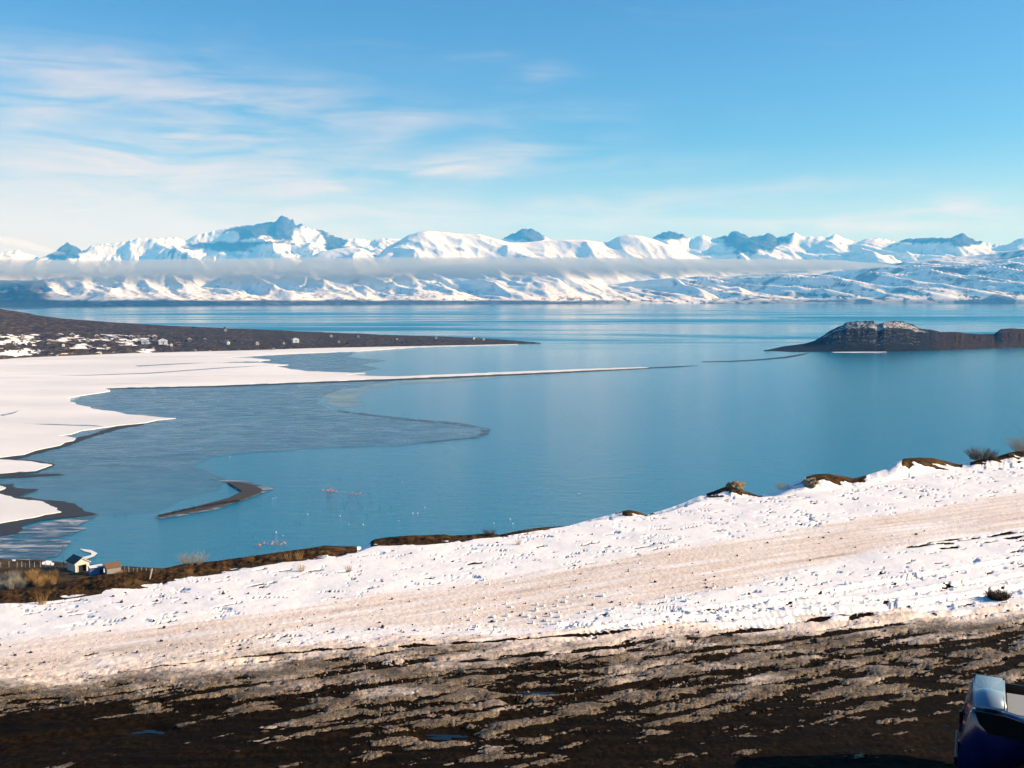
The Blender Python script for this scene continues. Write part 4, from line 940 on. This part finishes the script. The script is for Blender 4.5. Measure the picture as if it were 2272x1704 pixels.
crumbs('dirty_ice_crumbs', 1500, M_dirtysnow, .008, .035, lambda u, r: dl(u) + r.uniform(-10, 110 if u < 700 else 180), 6)
crumbs('small_stones', 900, M_stone, .01, .045, lambda u, r: r.uniform(1180, 1500), 7)

# ================================================================== PICKUP AT THE ROADSIDE
paint, g = material('blue_car_paint'); p = g.node('ShaderNodeTexCoord').outputs['Object']
g.put(g.b.inputs['Base Color'], g.mix(g.noise(p, 3, 4), C(.005, .012, .075), C(.007, .016, .095))); g.b.inputs['Roughness'].default_value = .22; g.b.inputs['Coat Weight'].default_value = .8; g.b.inputs['Coat Roughness'].default_value = .05
M_lid = simple('silver_lid_paint', (.15, .22, .30), .25, .06, 4, coat=.6)
M_black = simple('black_plastic', (.006, .006, .007), .45, .3, 20)
M_tyre = simple('tyre_rubber', (.012, .012, .012), .85, .3, 15)
M_rim = simple('steel_rim', (.45, .45, .46), .35, .1, 5, metal=.9)
M_glass = simple('car_glass', (.010, .012, .014), .05, .1, 1)
M_load = simple('pale_bed_liner', (.30, .31, .31), .7, .12, 5)
M_red = simple('red_lamp', (.05, .004, .005), .25, .1, 5)
pn = at_z(2158, 1572, 83.45); pf = at_z(2160, 1504, 83.45)
yaw = math.atan2(-(pf[0] - pn[0]), (pf[1] - pn[1]))
TW = math.hypot(pf[0] - pn[0], pf[1] - pn[1])
tz = ground_z(pn[0] + 1.5, pn[1] + .7) - .02
truck = empty('pickup_truck', (pn[0], pn[1], tz), yaw)       # local x runs forward along the truck, y across it, origin under the rear near corner
tag(truck, 'dark blue pickup truck with a pale bed lid parked on bare earth', 'pickup truck')
HT = 83.45 - tz
def arch(cx, r, n=7): return [(cx + r * math.cos(math.pi * k / n), .38 + r * math.sin(math.pi * k / n)) for k in range(n + 1)]
def side_poly(): # outline of the bed side, x-z
    a = arch(.98, .50)
    return [(-.20, .45), (-.16, .85), (-.03, HT - .05), (.02, HT), (.50, HT - .005), (.75, HT - .06), (1.1, HT - .10), (2.05, HT - .10), (2.05, .36)] + a + [(.30, .36)]
part('bed_side', paint, truck, lambda bm: prism(bm, side_poly(), -.05, .16), bevel=.075, smooth=True)
part('bed_side', paint, truck, lambda bm: prism(bm, side_poly(), TW - .06, TW + .05), bevel=.03, smooth=True)
part('tailgate', paint, truck, lambda bm: prism(bm, [(-.165, .5), (-.135, .85), (.0, HT - .06), (.05, HT - .06), (-.02, .5)], .165, TW - .065), bevel=.01)
part('bed_lid', M_lid, truck, lambda bm: box(bm, .0, .48, -.03, TW + .02, HT + .004, HT + .075), bevel=.035, smooth=True)
part('lid_trim', M_black, truck, lambda bm: box(bm, -.012, .47, TW + .022, TW + .06, HT + .0, HT + .062), bevel=.008)
part('lid_latch', M_black, truck, lambda bm: box(bm, .16, .36, -.055, -.022, HT + .0, HT + .05), bevel=.012)
part('bed_floor', M_load, truck, lambda bm: box(bm, .49, 1.95, .17, TW - .30, HT - .40, HT - .06), bevel=.02)
part('bed_wall_shade', M_black, truck, lambda bm: box(bm, .49, 2.0, TW - .10, TW - .064, .55, HT + .02))  # black panel stands in for shade on the far wall's inner face
part('rail_guard', M_black, truck, lambda bm: prism(bm, [(.03, HT - .012), (.48, HT - .02), (.74, HT - .075), (1.1, HT - .115), (1.9, HT - .115), (1.9, HT - .36), (.9, HT - .36), (.24, HT - .34), (.10, HT - .20)], -.085, -.045), bevel=.006)
part('bumper', M_black, truck, lambda bm: box(bm, -.245, -.195, .10, TW - .15, .40, .58), bevel=.03)
for yy in (-.02, TW - .16): part('tail_lamp', M_red, truck, lambda bm: box(bm, -.195, -.165, yy + .02, yy + .11, .66, .88), bevel=.008)
CABX = 2.10
part('cab_body', paint, truck, lambda bm: prism(bm, [(CABX, .36), (CABX, 1.30), (CABX + .08, 1.80), (CABX + .25, 1.88), (CABX + 1.25, 1.88), (CABX + 1.75, 1.32), (CABX + 2.75, 1.20), (CABX + 2.85, .90), (CABX + 2.85, .36)] + [(q[0] + CABX + 1.05, q[1]) for q in arch(1.15, .44)] + [(CABX + 1.5, .36)], -.04, TW + .04), bevel=.03)
for yy in (-.052, TW + .044): part('side_window', M_glass, truck, lambda bm: prism(bm, [(CABX + .2, 1.32), (CABX + .26, 1.78), (CABX + 1.20, 1.78), (CABX + 1.58, 1.32)], yy, yy + .008))
part('rear_window', M_glass, truck, lambda bm: prism(bm, [(CABX + .005, 1.38), (CABX + .064, 1.74), (CABX + .054, 1.74), (CABX - .006, 1.38)], .2, TW - .2))
part('windscreen', M_glass, truck, lambda bm: prism(bm, [(CABX + 1.30, 1.835), (CABX + 1.72, 1.37), (CABX + 1.735, 1.38), (CABX + 1.315, 1.845)], .12, TW - .12))
for cx in (.98, CABX + 2.2):
    for yy, s in ((-.03, -1), (TW + .03 - .0, 1)):
        wh = part('wheel', M_tyre, truck, lambda bm: cyl(bm, (cx, yy + s * .01, .39), (cx, yy - s * .21, .39), .39, .39, 28), bevel=.02)
        part('rim', M_rim, wh, lambda bm: cyl(bm, (cx, yy + s * .013, .39), (cx, yy + s * .02, .39), .21, .19, 20))
for yy in (.12, TW - .30): part('headlight', M_lid, truck, lambda bm: box(bm, CABX + 2.852, CABX + 2.87, yy, yy + .2, .66, .80), bevel=.006)

# ================================================================== PENINSULA: HOUSES, BUSHES, JETTY
PX, PY, PZ = PEN; PR = np.hypot(PX, PY)
def on_pen(u, v):
    a = az_el(u, v)[0]; j = int(np.clip(np.searchsorted(pen_az, a), 0, len(pen_az) - 1)); te = az_el(u, v)[1]
    ang = (PZ[:, j] - CAMZ) / PR[:, j]; n = int(PZ.shape[0] * .75)
    i = int(np.argmin(np.abs(ang[:n] - te))); i = max(i, 3)
    r = PR[i, j]; return r * math.sin(a), r * math.cos(a), float(PZ[i, j]), r
def house_mesh(name, wall, roof, w=1., d=.8, h=.5, ap=.85, door=True):
    bm = bmesh.new(); prism(bm, [(-w / 2, -.3), (w / 2, -.3), (w / 2, h), (0, ap - .04), (-w / 2, h)], -d / 2, d / 2)
    n = len(bm.faces)
    for s in (-1, 1): prism(bm, [(0, ap), (s * (w / 2 + .07), h - .07), (s * (w / 2 + .07), h), (0, ap + .07)], -d / 2 - .06, d / 2 + .06)
    for f in bm.faces[n:] if False else list(bm.faces)[n:]: f.material_index = 1
    n = len(bm.faces); box(bm, -.09, .09, -d / 2 - .01, -d / 2 - .002, -.3, .32); box(bm, -.36, -.2, -d / 2 - .01, -d / 2 - .002, .12, .32); box(bm, .2, .36, -d / 2 - .01, -d / 2 - .002, .12, .32)
    for f in list(bm.faces)[n:]: f.material_index = 2
    bmesh.ops.recalc_face_normals(bm, faces=bm.faces)
    return bmmesh(name, bm, [wall, roof, M_dark])
HW = house_mesh('white_house', M_white, M_white); HS = house_mesh('snow_roofed_house', M_brick, M_snow); HB = house_mesh('pale_blue_house', M_pale, M_snow, 1.6, .9, .5, .8); HD = house_mesh('dark_house', M_greyboard, M_darkroof)
for i, (u, v, s, k) in enumerate([(500, 735, 5, 'w'), (506, 764, 6, 'w'), (735, 748, 4.5, 'w'), (795, 749, 4.5, 'w'), (752, 761, 4.5, 'w'), (968, 752, 4.5, 'w'), (1051, 753, 5, 't'), (1062, 754, 5.5, 't'), (1073, 755, 4.5, 't'),
                                  (342, 754, 9, 's'), (361, 764, 11, 'b'), (420, 758, 7, 's'), (322, 763, 9, 'b'), (66, 769, 9, 's'), (108, 768, 6, 's'), (140, 769, 5, 'w'), (160, 749, 8, 's'), (215, 752, 8, 's'), (258, 757, 9, 's'),
                                  (50, 753, 7, 'd'), (571, 765, 6, 'w'), (629, 764, 5, 'd'), (655, 760, 9, 'b'), (195, 757, 7, 'd'), (290, 752, 7, 's'), (380, 768, 5, 'w'), (30, 764, 6, 'd'), (232, 772, 6, 's'), (455, 756, 5, 's'), (880, 754, 4, 'd')]):
    x, y, z, r = on_pen(u, v); sc_ = s * r / F
    me, nm, lb, gp = {'w': (HW, 'white_cottage', 'tiny white cottage alone on the brown peninsula', 'white cottages on the peninsula'), 't': (HW, 'shore_cabin', 'tiny pale cabin in the row near the peninsula tip', 'cabins at the peninsula tip'),
                      's': (HS, 'village_house', 'brown village house with a snow covered roof on the peninsula', 'snow roofed houses of the village'), 'b': (HB, 'long_house', 'long pale blue village house with snow on its roof', 'pale blue houses of the village'),
                      'd': (HD, 'dark_barn', 'dark grey barn with a dark roof on the peninsula', 'dark barns on the peninsula')}[k]
    o = place(nm, me, (x, y, z + .25 * sc_), lb, 'house', (sc_,) * 3, face_cam(x, y, random.uniform(-.1, .7)), gp)
M_bush = simple('dark_bare_thicket', (.022, .018, .017), .95, .5, 1.2)
M_bush2 = simple('dark_green_conifer', (.012, .018, .014), .95, .5, 1.2)
def clump(name, mat, seed, n=5, tall=1.0):
    r = random.Random(seed); bm = bmesh.new()
    for k in range(n):
        b0 = len(bm.verts); bmesh.ops.create_icosphere(bm, subdivisions=2, radius=r.uniform(.35, .6)); bm.verts.ensure_lookup_table()
        off = Vector((r.uniform(-.7, .7), r.uniform(-.4, .4), r.uniform(.2, .6) * tall))
        for v in bm.verts[b0:]: v.co = Vector((v.co.x * r.uniform(.7, 1.3), v.co.y * r.uniform(.7, 1.3), v.co.z * r.uniform(.7, 1.35) * tall)) + off
    return bmmesh(name, bm, mat)
bushes = [clump('bare_bush', M_bush, k) for k in range(4)]; trees = [clump('dark_tree', M_bush2, k + 9, 5, 1.7) for k in range(2)]
rb = random.Random(4); placed = 0
while placed < 210:
    u = rb.uniform(-60, 1000) if rb.random() < .6 else rb.uniform(-60, 450); lo = np.interp(u, [0, 400, 1000], [738, 748, 755]); hi = np.interp(u, [0, 300, 600, 1000], [794, 781, 774, 764])
    v = rb.uniform(lo, hi); x, y, z, r = on_pen(u, v)
    place('bare_bush', rb.choice(bushes), (x, y, z - .2), 'dark leafless bush among the village snow patches' if u < 450 else 'dark leafless bush on the brown shore of the peninsula', 'bush', (rb.uniform(1.6, 4.2), rb.uniform(1.2, 2.5), rb.uniform(1.0, 2.4)), rb.uniform(0, 6), 'bushes among the village' if u < 450 else 'bushes along the peninsula shore')
    placed += 1
x, y, z, r = on_pen(499, 730); place('dark_tree', trees[0], (x, y, z - .3), 'lone dark tree on the skyline of the peninsula', 'tree', (3.2, 2.5, 2.4))
x, y, z, r = on_pen(430, 727); place('dark_tree', trees[1], (x, y, z - .3), 'low dark tree clump on the ridge of the peninsula', 'tree', (3.6, 2.5, 1.4))
x, y = at_z(590, 777.5, .5); je = empty('jetty', (x, y, .4), rad(8)); tag(je, 'small dark wooden jetty on posts at the icy shore', 'jetty')
part('deck', M_wood, je, lambda bm: box(bm, -14, 14, -1.2, 1.2, 1.3, 1.55))
for k in range(8): part('post', M_wood, je, lambda bm: (box(bm, -13.5 + k * 3.85, -13.1 + k * 3.85, -1.15, -.8, -.6, 2.6)))
part('end_hut', M_greyboard, je, lambda bm: prism(bm, [(10.5, 1.56), (14, 1.56), (14, 3.8), (12.2, 4.6), (10.5, 3.8)], -1.1, 1.1))

# reeds on the stem of the gravel spit
r = random.Random(3); V = []; Fc = []
for i in range(260):
    t = r.random(); u = 352 + t * (535 - 352); v = 1146.5 - 35 * t - 3 * math.sin(t * 3) + r.uniform(-1.5, 1.2); x, y = at_z(u, v, .5); h = r.uniform(.35, 1.3); b = len(V); w = .09
    V += [Vector((x - w, y, .4)), Vector((x + w, y, .4)), Vector((x, y + w, .4)), Vector((x + r.uniform(-.25, .25), y, .5 + h))]; Fc += [(b, b + 1, b + 3), (b + 1, b + 2, b + 3), (b + 2, b, b + 3)]
o = link('spit_reeds', pymesh('spit_reeds', V, Fc, M_darktwig)); tag(o, kind='stuff')

# ================================================================== BIRDS ON THE WATER
def ellip(bm, c, rx, ry, rz, tilt=0., mi=0, sub=2):
    b0 = len(bm.verts); f0 = len(bm.faces); bmesh.ops.create_icosphere(bm, subdivisions=sub, radius=1); bm.verts.ensure_lookup_table(); bm.faces.ensure_lookup_table()
    for v in bm.verts[b0:]:
        q = Vector((v.co.x * rx, v.co.y * ry, v.co.z * rz)); q.rotate(Matrix.Rotation(tilt, 3, 'Y')); v.co = q + Vector(c)
    for f in bm.faces[f0:]: f.material_index = mi
def flamingo_mesh(name, mats, feeding):
    bm = bmesh.new(); ellip(bm, (0, 0, .72), .36, .19, .20, .25); ellip(bm, (-.34, 0, .66), .16, .08, .06, .5)
    path = [(.28, 0, .80), (.42, 0, .98), (.36, 0, 1.16), (.44, 0, 1.32), (.54, 0, 1.30)] if not feeding else [(.28, 0, .76), (.46, 0, .80), (.56, 0, .60), (.58, 0, .34), (.55, 0, .16)]
    for a, b in zip(path[:-1], path[1:]): cyl(bm, a, b, .045, .04, 6)
    ellip(bm, path[-1], .085, .05, .055, sub=1); f0 = len(bm.faces)
    e = path[-1]; cyl(bm, (e[0] + .06, 0, e[2]), (e[0] + .15, 0, e[2] - .09), .03, .01, 5)
    for s in (-.06, .06): cyl(bm, (0, s, .60), (.02, s, -.25), .018, .014, 5)
    for f in list(bm.faces)[f0:]: f.material_index = 1
    return bmmesh(name, bm, mats, True)
M_pink = simple('pink_plumage', (.62, .20, .17), .8, .2, 6); M_palepink = simple('pale_plumage', (.75, .58, .55), .8, .2, 6); M_leg = simple('dark_pink_leg', (.18, .05, .05), .7, .2, 9); M_gull = simple('white_plumage', (.80, .80, .79), .8, .08, 6); M_duck = simple('black_plumage', (.012, .012, .014), .6, .3, 6)
fl = [flamingo_mesh('flamingo', [M_pink, M_leg], False), flamingo_mesh('feeding_flamingo', [M_pink, M_leg], True), flamingo_mesh('pale_flamingo', [M_palepink, M_leg], False)]
r = random.Random(8)
def bird(name, me, u, v, label, cat, group, s):
    x, y = at_z(u, v, 0); place(name, me, (x, y, .0), label, cat, (s, s, s), r.uniform(0, 6.28), group)
for k in range(16): bird('flamingo', fl[r.choice([0, 1, 2])], r.choice([r.uniform(556, 608), r.uniform(596, 652), r.uniform(620, 650)]), 1212 - r.uniform(-2, 8), 'pink flamingo wading in the loose line close below the earth bank', 'flamingo', 'flamingos near the earth bank', 1.0)
for k in range(14): bird('flamingo', fl[r.choice([0, 0, 1])], r.gauss(730, 8), r.gauss(1091, 1.6), 'pink flamingo in the larger tight flock on open water', 'flamingo', 'larger flamingo flock on open water', 1.0)
for k in range(6): bird('flamingo', fl[r.choice([0, 1])], r.gauss(784, 6), r.gauss(1099, 1.5), 'pink flamingo in the smaller tight flock on open water', 'flamingo', 'smaller flamingo flock on open water', 1.0)
def duck_mesh(name, mat):
    bm = bmesh.new(); ellip(bm, (0, 0, .07), .30, .14, .13, .1); ellip(bm, (-.28, 0, .14), .12, .06, .04, .4); cyl(bm, (.22, 0, .12), (.27, 0, .30), .05, .04, 6); ellip(bm, (.30, 0, .33), .075, .05, .055, sub=1); cyl(bm, (.35, 0, .32), (.43, 0, .31), .022, .008, 5)
    return bmmesh(name, bm, mat, True)
gu = duck_mesh('gull', M_gull); du = duck_mesh('duck', M_duck)
for u, v in [(683, 1141), (755, 1145), (774, 1164), (806, 1164), (916, 1139), (927, 1139), (943, 1126), (885, 1156), (1096, 1161), (1132, 1152), (1138, 1162), (1285, 1096), (1231, 1162), (605, 1106), (611, 1105), (613, 1181), (628, 1189), (510, 1013), (892, 1070)]:
    bird('gull', gu, u, v, 'white gull floating on the open blue water', 'gull', 'white gulls on the lake', 0.9)
for k in range(44):
    q = r.random(); u, v = (r.gauss(760, 70), r.gauss(1105, 16)) if q < .45 else ((r.uniform(480, 700), r.uniform(1120, 1190)) if q < .8 else (r.uniform(250, 290), r.uniform(1133, 1146)))
    bird('duck', du, u, v, 'black duck floating on the open blue water', 'duck', 'black ducks on the lake', 0.75)

# ================================================================== AIR
hm = bpy.data.materials.new('haze'); hm.use_nodes = True; hm.node_tree.nodes.clear(); g = G(hm.node_tree)
out = g.node('ShaderNodeOutputMaterial'); pv = g.node('ShaderNodeVolumePrincipled')
pv.inputs['Color'].default_value = C(.07, .43, 1.0); pv.inputs['Absorption Color'].default_value = C(1, 1, 1); pv.inputs['Density'].default_value = 5.0e-5; pv.inputs['Anisotropy'].default_value = 0.0
g.l.new(pv.outputs[0], out.inputs['Volume'])
bm = bmesh.new(); box(bm, -31000, 31000, -3500, 25000, -7, 1850); bmesh.ops.recalc_face_normals(bm, faces=bm.faces)
hz = link('haze', bmmesh('haze', bm, hm)); tag(hz, kind='stuff')
